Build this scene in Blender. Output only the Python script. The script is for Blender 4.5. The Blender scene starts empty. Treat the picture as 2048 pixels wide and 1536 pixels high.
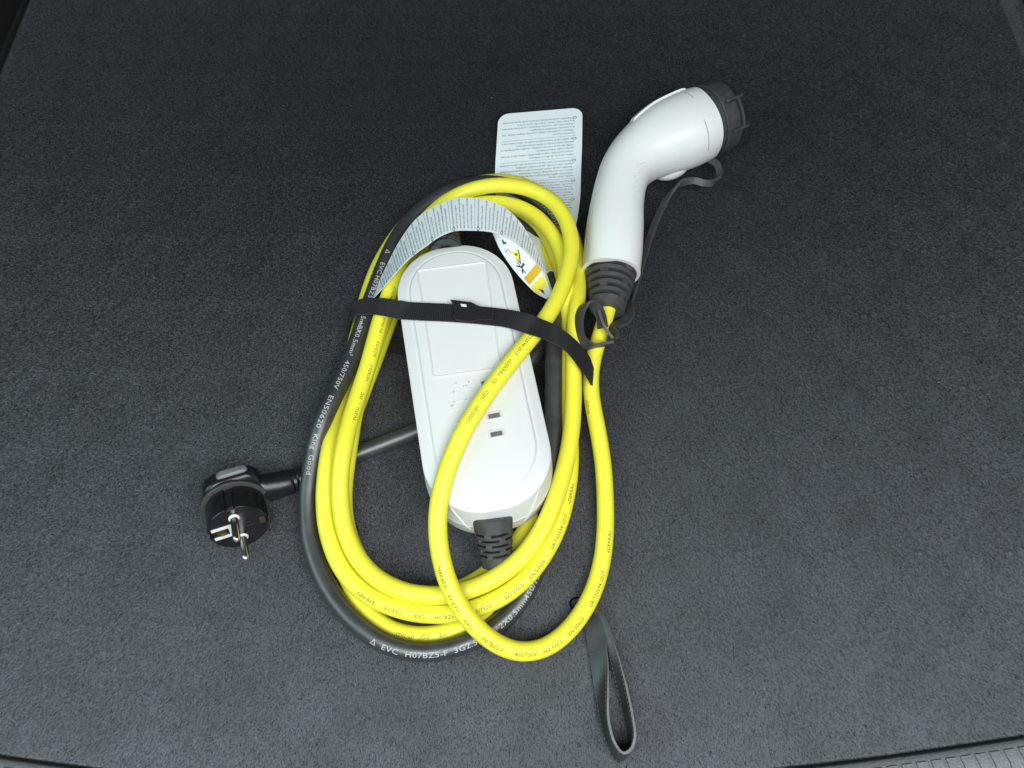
import bpy, bmesh, math, random
import numpy as np
from mathutils import Vector, Matrix, Euler
random.seed(7); rng = np.random.default_rng(7)
scn = bpy.context.scene
COL = scn.collection
MM = 0.001                      # all lengths below are millimetres

# ------------------------------------------------------------------ camera
cd = bpy.data.cameras.new('camera'); cam = bpy.data.objects.new('camera', cd); COL.objects.link(cam)
cd.sensor_width = 36; cd.lens = 36*1420/2048; cd.clip_start = .01; cd.clip_end = 50
PITCH = math.radians(66); CH = 477
cam.location = (0, -CH/math.tan(PITCH)*MM, CH*MM)
cam.rotation_euler = (math.pi/2-PITCH, 0, 0)
scn.camera = cam

# ------------------------------------------------------------------ light
world = bpy.data.worlds.new('World'); scn.world = world; world.use_nodes = True
bg = world.node_tree.nodes['Background']
bg.inputs[0].default_value = (.80, .95, 1.0, 1); bg.inputs[1].default_value = .03
def area(name, loc, target, sx, sy, power, col):
    l = bpy.data.lights.new(name, 'AREA'); l.shape = 'RECTANGLE'; l.size = sx; l.size_y = sy
    l.energy = power; l.color = col
    o = bpy.data.objects.new(name, l); COL.objects.link(o); o.location = loc
    o.rotation_euler = (Vector(target)-Vector(loc)).to_track_quat('-Z', 'Y').to_euler()
    return o
# overcast daylight that falls in through the open hatch, above and behind the photographer
area('hatch_daylight', (.14, -.50, .86), (0, -.10, 0), 1.05, .52, 13.6, (.95, .99, 1.0))
area('side_daylight', (-.95, -.30, .80), (0, 0, 0), .7, .7, 5, (.66, .96, .97))
scn.view_settings.view_transform = 'Standard'; scn.view_settings.look = 'None'
scn.view_settings.exposure = .1; scn.view_settings.gamma = 1
scn.render.resolution_x = 1024; scn.render.resolution_y = 768
scn.render.engine = 'CYCLES'

# ------------------------------------------------------------------ materials
def mat(name, col, rough=.5, spec=.5, metal=0, var=0, vscale=300, bump=0, bscale=1500, sheen=0, trans=0, coat=0, bdetail=3, scuff=0, world=False):
    m = bpy.data.materials.new(name); m.use_nodes = True
    nt = m.node_tree; b = nt.nodes['Principled BSDF']
    b.inputs['Base Color'].default_value = (*col, 1); b.inputs['Roughness'].default_value = rough
    b.inputs['Specular IOR Level'].default_value = spec; b.inputs['Metallic'].default_value = metal
    if sheen: b.inputs['Sheen Weight'].default_value = sheen; b.inputs['Sheen Roughness'].default_value = .4
    if trans: b.inputs['Transmission Weight'].default_value = trans
    if coat: b.inputs['Coat Weight'].default_value = coat; b.inputs['Coat Roughness'].default_value = .15
    tc = nt.nodes.new('ShaderNodeTexCoord')
    if world:                      # one continuous pattern over repeated pieces
        geo = nt.nodes.new('ShaderNodeNewGeometry'); coord = geo.outputs['Position']
    else: coord = tc.outputs['Object']
    if var:
        n = nt.nodes.new('ShaderNodeTexNoise'); n.inputs['Scale'].default_value = vscale; n.inputs['Detail'].default_value = 4
        r = nt.nodes.new('ShaderNodeValToRGB')
        r.color_ramp.elements[0].position = .3; r.color_ramp.elements[1].position = .7
        r.color_ramp.elements[0].color = (*[c*(1-var) for c in col], 1)
        r.color_ramp.elements[1].color = (*[min(1, c*(1+var)) for c in col], 1)
        nt.links.new(coord, n.inputs['Vector']); nt.links.new(n.outputs['Fac'], r.inputs[0])
        out = r.outputs[0]
        if scuff:                  # faint handling marks
            ns = nt.nodes.new('ShaderNodeTexNoise'); ns.inputs['Scale'].default_value = 55; ns.inputs['Detail'].default_value = 8; ns.inputs['Roughness'].default_value = .72
            rs = nt.nodes.new('ShaderNodeValToRGB'); rs.color_ramp.elements[0].position = .60; rs.color_ramp.elements[1].position = .74
            rs.color_ramp.elements[0].color = (0, 0, 0, 1); rs.color_ramp.elements[1].color = (scuff, scuff, scuff, 1)
            mx = nt.nodes.new('ShaderNodeMixRGB'); mx.inputs[2].default_value = (col[0]*.35+.05, col[1]*.32+.05, col[2]*.3+.05, 1)
            nt.links.new(coord, ns.inputs['Vector']); nt.links.new(ns.outputs['Fac'], rs.inputs[0]); nt.links.new(rs.outputs[0], mx.inputs[0]); nt.links.new(out, mx.inputs[1]); out = mx.outputs[0]
        nt.links.new(out, b.inputs['Base Color'])
        mr = nt.nodes.new('ShaderNodeMapRange'); mr.inputs['To Min'].default_value = max(0, rough-.08); mr.inputs['To Max'].default_value = min(1, rough+.08)
        n2 = nt.nodes.new('ShaderNodeTexNoise'); n2.inputs['Scale'].default_value = 60; n2.inputs['Detail'].default_value = 5
        nt.links.new(coord, n2.inputs['Vector']); nt.links.new(n2.outputs['Fac'], mr.inputs[0]); nt.links.new(mr.outputs[0], b.inputs['Roughness'])
    if bump:
        n = nt.nodes.new('ShaderNodeTexNoise'); n.inputs['Scale'].default_value = bscale; n.inputs['Detail'].default_value = bdetail
        bp = nt.nodes.new('ShaderNodeBump'); bp.inputs['Strength'].default_value = bump; bp.inputs['Distance'].default_value = .0004
        nt.links.new(coord, n.inputs['Vector']); nt.links.new(n.outputs['Fac'], bp.inputs['Height']); nt.links.new(bp.outputs[0], b.inputs['Normal'])
    return m
M = {}
M['carpet'] = mat('carpet_backing', (.010, .0107, .0122), .9, .15, var=.25, vscale=900, bump=.6, bscale=2500)
M['fibre'] = mat('carpet_fibre', (.375, .388, .418), .6, .3, var=.10, vscale=26, world=True)
M['yellow'] = mat('yellow_rubber', (.87, .81, .055), .42, .5, scuff=.22, var=.03, vscale=90, bump=.05, bscale=2500)
M['black_cable'] = mat('black_rubber', (.034, .036, .038), .40, 1.0, var=.25, vscale=120, bump=.10, bscale=2500)
M['white'] = mat('white_plastic', (.69, .70, .69), .38, .5, scuff=.10, var=.012, vscale=40, bump=.06, bscale=1800)
M['white_gloss'] = mat('white_gloss_plastic', (.76, .78, .76), .34, .5, scuff=.10, var=.012, vscale=40, bump=.03, bscale=1500)
M['boot'] = mat('grey_rubber', (.060, .060, .060), .5, .45, var=.15, vscale=200, bump=.08, bscale=2500)
M['cap'] = mat('cap_plastic', (.048, .049, .050), .5, .4, var=.2, vscale=200, bump=.12, bscale=2200)
M['tether'] = mat('tether_rubber', (.055, .056, .058), .5, .45, var=.12, vscale=200, bump=.05)
M['dark_slot'] = mat('dark_slot', (.012, .012, .012), .7, .2)
M['plug'] = mat('plug_plastic', (.011, .012, .014), .30, .5, var=.3, vscale=250, bump=.12, bscale=2200)
M['plug_face'] = mat('plug_face', (.012, .011, .013), .25, .5, var=.3, vscale=150, bump=.05)
M['metal'] = mat('nickel', (.80, .80, .78), .2, .5, 1, var=.06, vscale=400)
M['brass'] = mat('brass', (.40, .28, .14), .35, .5, 1)
M['pin_collar'] = mat('pin_collar', (.75, .75, .74), .5, .4)
M['velcro'] = mat('hook_and_loop_fabric', (.012, .012, .014), .85, .2, var=.5, vscale=1500, bump=.8, bscale=3000, sheen=.15)
M['web'] = mat('webbing', (.022, .022, .024), .6, .3, var=.3, vscale=1500)
M['leather'] = mat('leather', (.024, .026, .027), .33, .6, var=.3, vscale=160, bump=.35, bscale=1300)
M['leather_edge'] = mat('leather_edge', (.20, .20, .20), .6, .3, var=.2, vscale=600)
M['thread'] = mat('thread', (.075, .08, .08), .7, .2)
M['paper'] = mat('paper', (.74, .81, .83), .40, .35, var=.012, vscale=60)
M['ink'] = mat('black_ink', (.035, .04, .045), .6, .2)
M['ink_grey'] = mat('grey_ink', (.05, .058, .064), .6, .2)
M['cable_ink'] = mat('dark_cable_ink', (.15, .135, .02), .6, .2)
M['white_ink'] = mat('white_ink', (.46, .48, .50), .6, .2)
M['ylabel'] = mat('yellow_print', (.82, .74, .06), .5, .3)
M['olabel'] = mat('amber_print', (.62, .40, .02), .5, .3)
M['rink'] = mat('red_print', (.45, .03, .04), .6, .2)
M['led'] = mat('smoked_window', (.13, .14, .14), .12, .5, var=.3, vscale=300)
M['sill'] = mat('sill_plastic', (.17, .176, .186), .36, .6, var=.12, vscale=500, bump=1.0, bscale=700)
M['trim'] = mat('trim_plastic', (.010, .0095, .009), .8, .3, var=.2, vscale=600, bump=.3)
M['seam'] = mat('seam_gap', (.34, .36, .35), .6, .3)  # grey that paints the shade inside the handle's seam and slots
M['tab'] = mat('pull_tab_rubber', (.16, .165, .17), .4, .5, var=.1)
M['gap'] = mat('dark_gap', (.004, .004, .005), .9, .1)  # black of the eyelet ring, also painted shade for its hole
M['lint'] = mat('lint', (.45, .46, .48), .8, .2)

# ------------------------------------------------------------------ helpers
def V(p): return Vector(p)
def link(name, me, m, parent=None, smooth=True):
    o = bpy.data.objects.new(name, me); COL.objects.link(o)
    if m is not None and not me.materials: me.materials.append(m)
    if parent is not None: o.parent = parent
    if smooth: me.polygons.foreach_set('use_smooth', [True]*len(me.polygons))
    me.update()
    return o
def mesh(name, verts, faces, m, parent=None, smooth=True, sharp=None):
    me = bpy.data.meshes.new(name)
    me.from_pydata([(v[0]*MM, v[1]*MM, v[2]*MM) for v in verts], [], faces)
    me.validate(); bm = bmesh.new(); bm.from_mesh(me); bmesh.ops.recalc_face_normals(bm, faces=bm.faces); bm.to_mesh(me); bm.free()
    o = link(name, me, m, parent, smooth)
    if smooth: me.set_sharp_from_angle(angle=math.radians(sharp or 40))
    return o
def open_mesh(name, verts, faces, m, parent=None, smooth=True):
    me = bpy.data.meshes.new(name)
    me.from_pydata([(v[0]*MM, v[1]*MM, v[2]*MM) for v in verts], [], faces)
    return link(name, me, m, parent, smooth)
def empty(name, loc, parent=None):
    o = bpy.data.objects.new(name, None); COL.objects.link(o); o.location = V(loc)*MM; o.empty_display_size = .02
    if parent is not None: o.parent = parent
    return o
def tag(o, label=None, cat=None, group=None, kind=None):
    if label: o['label'] = label
    if cat: o['category'] = cat
    if group: o['group'] = group
    if kind: o['kind'] = kind
    return o
def loft(rings, cap0=True, cap1=True, closed=True):
    vs = [v for r in rings for v in r]; n = len(rings[0]); fs = []
    for i in range(len(rings)-1):
        for j in range(n if closed else n-1):
            a = i*n+j; b = i*n+(j+1) % n
            fs.append((a, b, b+n, a+n))
    if cap0: fs.append(tuple(reversed(range(n))))
    if cap1: fs.append(tuple(range((len(rings)-1)*n, len(rings)*n)))
    return vs, fs
def catmull(pts, step):
    P = [V(p) for p in pts]; Q = [2*P[0]-P[1]]+P+[2*P[-1]-P[-2]]; out = []
    for i in range(1, len(P)):
        p0, p1, p2, p3 = Q[i-1:i+3]
        k = lambda a, b: max(1e-4, (a-b).length**.5)
        t1 = k(p0, p1); t2 = t1+k(p1, p2); t3 = t2+k(p2, p3)
        for q in range(12):
            u = t1+(t2-t1)*q/12
            A1 = (t1-u)/t1*p0+u/t1*p1; A2 = (t2-u)/(t2-t1)*p1+(u-t1)/(t2-t1)*p2; A3 = (t3-u)/(t3-t2)*p2+(u-t2)/(t3-t2)*p3
            B1 = (t2-u)/t2*A1+u/t2*A2; B2 = (t3-u)/(t3-t1)*A2+(u-t1)/(t3-t1)*A3
            out.append((t2-u)/(t2-t1)*B1+(u-t1)/(t2-t1)*B2)
    out.append(P[-1])
    s = [0]
    for a, b in zip(out, out[1:]): s.append(s[-1]+(b-a).length)
    n = max(2, round(s[-1]/step)); res = []; j = 0
    for i in range(n+1):
        t = s[-1]*i/n
        while j < len(s)-2 and s[j+1] < t: j += 1
        f = (t-s[j])/max(1e-6, s[j+1]-s[j]); res.append(out[j].lerp(out[j+1], min(1, max(0, f))))
    return res
class Path:
    def __init__(s, pts, step=2.5):
        s.p = catmull(pts, step); n = len(s.p); s.t = []; s.s = [0]
        for i in range(n):
            a = s.p[max(0, i-1)]; b = s.p[min(n-1, i+1)]; s.t.append((b-a).normalized())
        for i in range(1, n): s.s.append(s.s[-1]+(s.p[i]-s.p[i-1]).length)
        s.n = []; s.b = []
        for t in s.t:
            u = Vector((0, 0, 1)); u = (u-t*u.dot(t)).normalized(); s.n.append(u); s.b.append(t.cross(u))   # b: left... of travel
        s.len = s.s[-1]
    def at(s, d):
        d = min(max(d, 0), s.len-1e-6)
        i = min(int(d/s.len*(len(s.p)-1)), len(s.p)-2)
        while i > 0 and s.s[i] > d: i -= 1
        while i < len(s.p)-2 and s.s[i+1] < d: i += 1
        f = (d-s.s[i])/(s.s[i+1]-s.s[i])
        return s.p[i].lerp(s.p[i+1], f), s.n[i].lerp(s.n[i+1], f).normalized(), s.b[i].lerp(s.b[i+1], f).normalized()
    def nearest(s, q):
        q = V(q); return min(range(len(s.p)), key=lambda i: (s.p[i]-q).length)
def tube(name, path, r, m, parent=None, seg=18, rfun=None):
    rings = []
    for i, p in enumerate(path.p):
        rr = rfun(path.s[i]/path.len) if rfun else r
        rings.append([p+rr*(math.cos(a)*path.n[i]+math.sin(a)*path.b[i]) for a in [2*math.pi*k/seg for k in range(seg)]])
    return mesh(name, *loft(rings), m, parent, sharp=60)
_tx = {}
def text_geo(txt, size, res=2, spacing=1.0, bold=.003):
    key = (txt, size, res, spacing)
    if txt == 'Δ': bold = 0
    if key in _tx: return _tx[key]
    c = bpy.data.curves.new('t', 'FONT'); c.body = txt; c.size = size; c.resolution_u = res; c.space_character = spacing; c.offset = bold*size
    o = bpy.data.objects.new('t', c); COL.objects.link(o)
    dg = bpy.context.evaluated_depsgraph_get(); me = bpy.data.meshes.new_from_object(o.evaluated_get(dg))
    bm = bmesh.new(); bm.from_mesh(me); bmesh.ops.triangulate(bm, faces=bm.faces)
    vs = [v.co.copy() for v in bm.verts]; fs = [tuple(v.index for v in f.verts) for f in bm.faces]
    bm.free(); bpy.data.meshes.remove(me); bpy.data.objects.remove(o); bpy.data.curves.remove(c)
    w = max([v.x for v in vs], default=0)
    _tx[key] = (vs, fs, w); return _tx[key]
class Ink:
    """collects flat print and lays it on a surface"""
    def __init__(s): s.v = []; s.f = []
    def add(s, vs, fs, fn):
        o = len(s.v); s.v += [fn(v) for v in vs]; s.f += [tuple(i+o for i in f) for f in fs]
    def build(s, name, m, parent):
        return open_mesh(name, s.v, s.f, m, parent, smooth=False)
def cable_text(ink, path, r, txt, d0, size, phi=0., rev=False, spacing=1.05, res=2, dense=True, stretch=1.0):
    vs, fs, w = text_geo(txt, size, res, spacing)
    if dense:
        bm = bmesh.new(); bv = [bm.verts.new(v) for v in vs]
        for f in fs:
            try: bm.faces.new([bv[i] for i in f])
            except ValueError: pass
        bm.verts.index_update()
        long = [e for e in bm.edges if e.calc_length() > size*.35]
        bmesh.ops.subdivide_edges(bm, edges=long, cuts=1); bmesh.ops.triangulate(bm, faces=bm.faces); bm.verts.index_update()
        vs = [v.co.copy() for v in bm.verts]; fs = [tuple(v.index for v in f.verts) for f in bm.faces]; bm.free()
    h = size*.35
    def fn(v):
        x = v.x*stretch; y = v.y-h
        if rev: d = d0-x; a = phi-y/r
        else: d = d0+x; a = phi+y/r
        p, n, b = path.at(d)
        # left of travel = n x t
        return p+(r+.07)*(math.cos(a)*n-math.sin(a)*b)
    ink.add(vs, fs, fn); return w*stretch

def NS(S):      # which side of a sheet faces up
    return 1 if S.normal(.4, .5).z > 0 else -1
class Surf:
    """ruled sheet between two edge curves"""
    def __init__(s, U, L, n=60):
        U = catmull(U, .5); L = catmull(L, .5)
        g = lambda P, t: P[min(int(t*(len(P)-1)), len(P)-2)].lerp(P[min(int(t*(len(P)-1)), len(P)-2)+1], t*(len(P)-1)-min(int(t*(len(P)-1)), len(P)-2))
        s.U = [g(U, i/n) for i in range(n+1)]; s.L = [g(L, i/n) for i in range(n+1)]; s.n = n
        s.len = sum((a-b).length for a, b in zip(s.U, s.U[1:])); s.bow = 0
    def at(s, u, v):
        u = min(max(u, 0), 1)*s.n; i = min(int(u), s.n-1); f = u-i
        a = s.U[i].lerp(s.U[i+1], f); b = s.L[i].lerp(s.L[i+1], f)
        return a.lerp(b, v)
    def normal(s, u, v):
        e = .5/s.n; du = s.at(min(1, u+e), v)-s.at(max(0, u-e), v); dv = s.at(u, 1)-s.at(u, 0)
        k = du.cross(dv); return k.normalized() if k.length > 1e-9 else Vector((0, 0, 1))
def sheet(name, S, th, m, parent=None, nv=4, corner=0, width=1, edge_mat=None, u0=0, u1=1):
    n = S.n; top = []; bot = []
    us = [u0+(u1-u0)*i/n for i in range(n+1)]
    if corner:
        cu = corner/S.len; us = sorted(set([cu*(1-math.cos(math.pi/2*i/8)) for i in range(9)]+[u for u in us if u > cu]))
    for u in us:
        ins = 0
        if corner and u < cu: ins = corner/width*(1-math.sqrt(max(0, 1-((cu-u)/cu)**2)))
        for j in range(nv+1):
            v = ins+(1-2*ins)*j/nv; p = S.at(u, v); k = S.normal(u, .5)
            top.append(p+k*th/2); bot.append(p-k*th/2)
    N = len(us); w = nv+1; o = len(top); fs = []
    for i in range(N-1):
        for j in range(nv):
            a = i*w+j; fs.append((a, a+1, a+w+1, a+w)); fs.append((o+a, o+a+w, o+a+w+1, o+a+1))
    ne = len(fs)
    for i in range(N-1):
        a = i*w; fs.append((a, a+w, o+a+w, o+a)); a = i*w+nv; fs.append((a, o+a, o+a+w, a+w))
    for j in range(nv):
        a = j; fs.append((a, o+a, o+a+1, a+1)); a = (N-1)*w+j; fs.append((a, a+1, o+a+1, o+a))
    ob = mesh(name, top+bot, fs, m, parent, sharp=50)
    if edge_mat:
        ob.data.materials.append(edge_mat)
        for q in ob.data.polygons:
            if q.index >= ne: q.material_index = 1
    return ob
def ribbon_surf(pts, width, hint=(0, 1, 0), step=1.5, n=None):
    P = Path(pts, step); U = []; L = []; h = V(hint)
    for p, t in zip(P.p, P.t):
        k = (h-t*h.dot(t)).normalized(); U.append(p+k*width/2); L.append(p-k*width/2)
    S = Surf.__new__(Surf); S.U = U; S.L = L; S.n = len(U)-1; S.len = P.len; S.bow = 0
    return S
def bars(ink, rects, fn):
    for (x0, y0, x1, y1) in rects:
        ink.add([Vector((x0, y0, 0)), Vector((x1, y0, 0)), Vector((x1, y1, 0)), Vector((x0, y1, 0))], [(0, 1, 2, 3)], fn)
def boxmesh(c, X, Y, Z, sx, sy, sz, bev=.0):
    """eight-corner block, slightly chamfered on its top"""
    c = V(c); vs = []
    for z, k in ((-.5, 1), (.5-bev, 1), (.5, 1-2*bev)):
        for x, y in ((-1, -1), (1, -1), (1, 1), (-1, 1)): vs.append(c+X*(x*sx/2*k)+Y*(y*sy/2*k)+Z*(z*sz))
    fs = [(3, 2, 1, 0), (8, 9, 10, 11)]
    for b in (0, 4):
        for j in range(4): fs.append((b+j, b+(j+1) % 4, b+4+(j+1) % 4, b+4+j))
    return vs, fs
class Bag:
    def __init__(s): s.v = []; s.f = []
    def add(s, vf):
        o = len(s.v); s.v += list(vf[0]); s.f += [tuple(i+o for i in f) for f in vf[1]]; return s
def frame(d, hint=(0, 0, 1)):
    d = V(d).normalized(); h = V(hint); n = (h-d*h.dot(d)).normalized(); return d, n, d.cross(n)
def lathe(p0, d, prof, seg=40, n=None, b=None, sq=1.0, cap=True):
    """prof: (distance along d, radius)"""
    if n is None: d, n, b = frame(d)
    rings = [[V(p0)+d*z+r*(math.cos(a)*n+math.sin(a)*b*sq) for a in [2*math.pi*k/seg for k in range(seg)]] for z, r in prof]
    return loft(rings, cap, cap)

# ================================================================== the setting
EDGE = [V(p) for p in [(-467.1, -213.7, 0.0), (-384.7, -229.4, 0.0), (-305.9, -240.7, 0.0), (-259.7, -246.2, 0.0), (-199.1, -252.3, 0.0), (-110.0, -256.9, 0.0), (0.0, -258.7, -0.0), (96.1, -254.3, 0.0), (159.1, -247.6, 0.0), (201.4, -243.3, 0.0), (247.4, -238.0, 0.0), (309.1, -230.0, 0.0), (389.6, -217.9, 0.0), (472.6, -202.4, 0.0)]]
EP = catmull(EDGE, 8)
XL, XR, YB = -466, 493, 620
EP = [p for p in EP if XL < p.x < XR]
def edge_y(x):
    for a, b in zip(EP, EP[1:]):
        if a.x <= x <= b.x: return a.y+(b.y-a.y)*(x-a.x)/(b.x-a.x)
    return EP[0].y if x < EP[0].x else EP[-1].y
vs = []; fs = []; NY = 40
def swell(x, y):      # the boot floor is not dead flat
    return 0
for p in EP:
    vs += [(p.x, p.y-.6, -16), (p.x, p.y-.3, -2)]
    for j in range(NY+1): vs.append((p.x, p.y+(YB-p.y)*(j/NY)**1.2, swell(p.x, p.y)))
w = NY+3
for i in range(len(EP)-1):
    for j in range(w-1):
        a = i*w+j; fs.append((a, a+w, a+w+1, a+1))
floor = mesh('floor', vs, fs, M['carpet']); tag(floor, 'dark grey velour carpet lining the floor of a car boot', kind='structure')

# the pile: short fibres leaning towards the opening
TILE = 60.; GX, GY = 16, 10; TX0 = XL-.5; TY0 = -182.
def pnoise(x, y, cell, seed):          # smooth noise that repeats every TILE millimetres
    k = int(round(TILE/cell)); g = np.random.default_rng(seed).uniform(-1, 1, (k, k)); X = x/cell; Y = y/cell
    i = np.floor(X).astype(int); j = np.floor(Y).astype(int); u = X-i; v = Y-j; u = u*u*(3-2*u); v = v*v*(3-2*v); i %= k; j %= k; i1 = (i+1) % k; j1 = (j+1) % k
    return (g[i, j]*(1-u)+g[i1, j]*u)*(1-v)+(g[i, j1]*(1-u)+g[i1, j1]*u)*v
def fibres(fx, fy, name, origin):
    N = len(fx)
    nap = pnoise(fx-TX0, fy-TY0, 1.2, 1)*.45+pnoise(fx-TX0, fy-TY0, 3., 2)*.14+pnoise(fx-TX0, fy-TY0, 12., 3)*.10
    az = -math.pi/2+nap*.5+rng.normal(0, .32, N)
    el = np.clip(np.radians(48.5)+nap*.10+rng.normal(0, .11, N), .1, 1.45)
    ln = rng.uniform(1.3, 2.6, N)*(1+.22*nap)
    dx = np.cos(el)*np.cos(az); dy = np.cos(el)*np.sin(az); dz = np.sin(el)
    tw = rng.normal(0, .33, N)
    sx = -np.sin(az); sy = np.cos(az)                    # width direction, at right angles to the fibre
    ux = -dz*sy; uy = dz*sx; uz = dx*sy-dy*sx
    c, s_ = np.cos(tw), np.sin(tw); hw = rng.uniform(.045, .085, N)
    wx = (sx*c+ux*s_)*hw; wy = (sy*c+uy*s_)*hw; wz = (uz*s_)*hw
    co = np.empty((N, 3, 3)); z0 = -.25
    co[:, 0, 0] = fx-wx; co[:, 0, 1] = fy-wy; co[:, 0, 2] = z0-wz
    co[:, 1, 0] = fx+wx; co[:, 1, 1] = fy+wy; co[:, 1, 2] = z0+wz
    co[:, 2, 0] = fx+dx*ln; co[:, 2, 1] = fy+dy*ln; co[:, 2, 2] = z0+dz*ln
    co -= np.array(origin)
    me = bpy.data.meshes.new(name); me.vertices.add(3*N); me.loops.add(3*N); me.polygons.add(N)
    me.vertices.foreach_set('co', (co*MM).ravel().astype(np.float32)); me.loops.foreach_set('vertex_index', np.arange(3*N, dtype=np.int32))
    me.polygons.foreach_set('loop_start', np.arange(0, 3*N, 3, dtype=np.int32)); me.update(calc_edges=False)
    return link(name, me, M['fibre'], floor, smooth=False)
DENS = 14
# one square of pile, repeated over the flat part of the floor by geometry nodes
n = int(DENS*TILE*TILE)
pile = fibres(TX0+rng.uniform(0, TILE, n), TY0+rng.uniform(0, TILE, n), 'carpet_pile', (TX0+TILE/2, TY0+TILE/2, 0))
tag(pile, 'short dark grey velour pile of the carpet', kind='stuff')
pile.location = V((TX0+GX*TILE/2, TY0+GY*TILE/2, 0))*MM
ng = bpy.data.node_groups.new('pile_tiles', 'GeometryNodeTree')
ng.interface.new_socket('Geometry', in_out='INPUT', socket_type='NodeSocketGeometry'); ng.interface.new_socket('Geometry', in_out='OUTPUT', socket_type='NodeSocketGeometry')
gi = ng.nodes.new('NodeGroupInput'); go = ng.nodes.new('NodeGroupOutput'); gr = ng.nodes.new('GeometryNodeMeshGrid'); ip = ng.nodes.new('GeometryNodeInstanceOnPoints')
gr.inputs['Size X'].default_value = (GX-1)*TILE*MM; gr.inputs['Size Y'].default_value = (GY-1)*TILE*MM; gr.inputs['Vertices X'].default_value = GX; gr.inputs['Vertices Y'].default_value = GY
ng.links.new(gr.outputs['Mesh'], ip.inputs['Points']); ng.links.new(gi.outputs[0], ip.inputs['Instance']); ng.links.new(ip.outputs[0], go.inputs[0])
md = pile.modifiers.new('pile_tiles', 'NODES'); md.node_group = ng
# the strip along the curved front edge
n = int(DENS*(XR-XL)*(TY0+265)); fx = rng.uniform(XL+1, XR-1, n); fy = rng.uniform(-265, TY0, n)
keep = fy > np.interp(fx, [p.x for p in EP], [p.y for p in EP])-.3
tag(fibres(fx[keep], fy[keep], 'carpet_edge_pile', (0, 0, 0)), 'velour pile along the front edge of the carpet', kind='stuff')

# load sill in front of the carpet: a rounded lip with raised ribbed pads
def sill_prof(p, n):            # p on the carpet edge, n outwards
    return [p+n*3.4+V((0, 0, -16)), p+n*3.6+V((0, 0, -4.0)), p+n*4.4+V((0, 0, -2.2)), p+n*7+V((0, 0, -.6)), p+n*14+V((0, 0, 1.6)), p+n*34+V((0, 0, -1)), p+n*60+V((0, 0, -9))]
EX = catmull([(p.x, p.y, 0) for p in EP], 6)
rows = []
for i, p in enumerate(EX):
    t = (EX[min(i+1, len(EX)-1)]-EX[max(i-1, 0)]).normalized(); n = Vector((t.y, -t.x, 0)); rows.append(sill_prof(p, n))
sill = mesh('load_sill', *loft(rows, False, False, closed=False), M['sill'])
tag(sill, 'grey grained plastic load sill along the carpet edge', kind='structure')
# pads
def pads(a, b):
    i = a
    while i < b:
        q = []
        for k, dz in ((i+.17, .9), (i+1.5-.17, .9)):
            j = min(int(k), len(rows)-2); f = k-j
            q.append([rows[j][m].lerp(rows[j+1][m], f) for m in range(7)])
        vs = []; 
        for lift in (-.6, 1.2):
            for e, sgn in ((0, 1), (1, -1)):
                for m in (3, 4, 5, 6):
                    sh = (q[1][m]-q[0][m]).normalized()*sgn*(.35 if lift > 0 else 0)
                    vs.append(q[e][m]+sh+V((0, 0, lift))+((q[0][4]-q[0][3]).normalized()*.5 if m == 3 and lift > 0 else V((0, 0, 0))))
        # 0-3 low e0, 4-7 low e1, 8-11 high e0, 12-15 high e1
        fs = []
        for m in range(3): fs += [(8+m, 9+m, 13+m, 12+m), (m, m+1, 9+m, 8+m), (4+m, 12+m, 13+m, 5+m)]
        fs += [(0, 8, 12, 4), (3, 7, 15, 11)]
        mesh('pad', vs, fs, M['sill'], sill, sharp=30)
        i += 1.5
L_ = len(rows)
ix = lambda x: min(range(L_), key=lambda i: abs(EX[i].x-x))
pads(ix(-330), ix(-205)); pads(ix(175), ix(335))
# side trims of the boot
for nm, x, sg, lab in (('side_trim_left', XL, -1, 'dark plastic side trim beyond the carpet edge at upper left'), ('side_trim_right', XR, 1, 'dark plastic side trim beyond the carpet edge at upper right')):
    prof = [(x+sg*.2, -8), (x+sg*3, -7.8), (x+sg*3.4, 0), (x+sg*4.2, 1.5), (x+sg*6.2, 2.2), (x+sg*8, 1.2), (x+sg*9, -2.5), (x+sg*11.5, -2.5), (x+sg*13, 4), (x+sg*17, 14), (x+sg*30, 40), (x+sg*60, 75)]
    rr = [[V((px, y, z)) for px, z in prof] for y in [-180+i*40 for i in range(21)]]
    o = mesh(nm, *loft(rr, False, False, closed=False), M['trim']); tag(o, lab, kind='structure')

# ================================================================== the charging cable set
BC = V((-27.4, -11.6, 12)); BX = V((.9820, .1890, 0)); BY = V((-.1890, .9820, 0)); BZ = V((0, 0, 1))
root = empty('charging_cable', (-27.9, -9.8, 0))
tag(root, 'coiled electric car charging cable with white control box, plug and white connector handle', 'charging cable')
def part(o, lab=None):
    o.parent = root; o.location = -root.location
    if lab: o['label'] = lab
    return o
def bl(p): q = V(p)-BC; return q.dot(BX), q.dot(BY)
def bw(x, y, z): return BC+BX*x+BY*y+BZ*z
def rrect(a, bt, bb, r, z, k=10):
    a += 1; bt += 3.6; bb += 3.8; r += 1
    pts = []
    for cx, cy, s0 in ((a-r, bt-r, 0), (-a+r, bt-r, 90), (-a+r, -bb+r, 180), (a-r, -bb+r, 270)):
        for i in range(k+1):
            t = math.radians(s0+90*i/k); pts.append(bw(cx+r*math.cos(t), cy+r*math.sin(t), z))
    return pts
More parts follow.
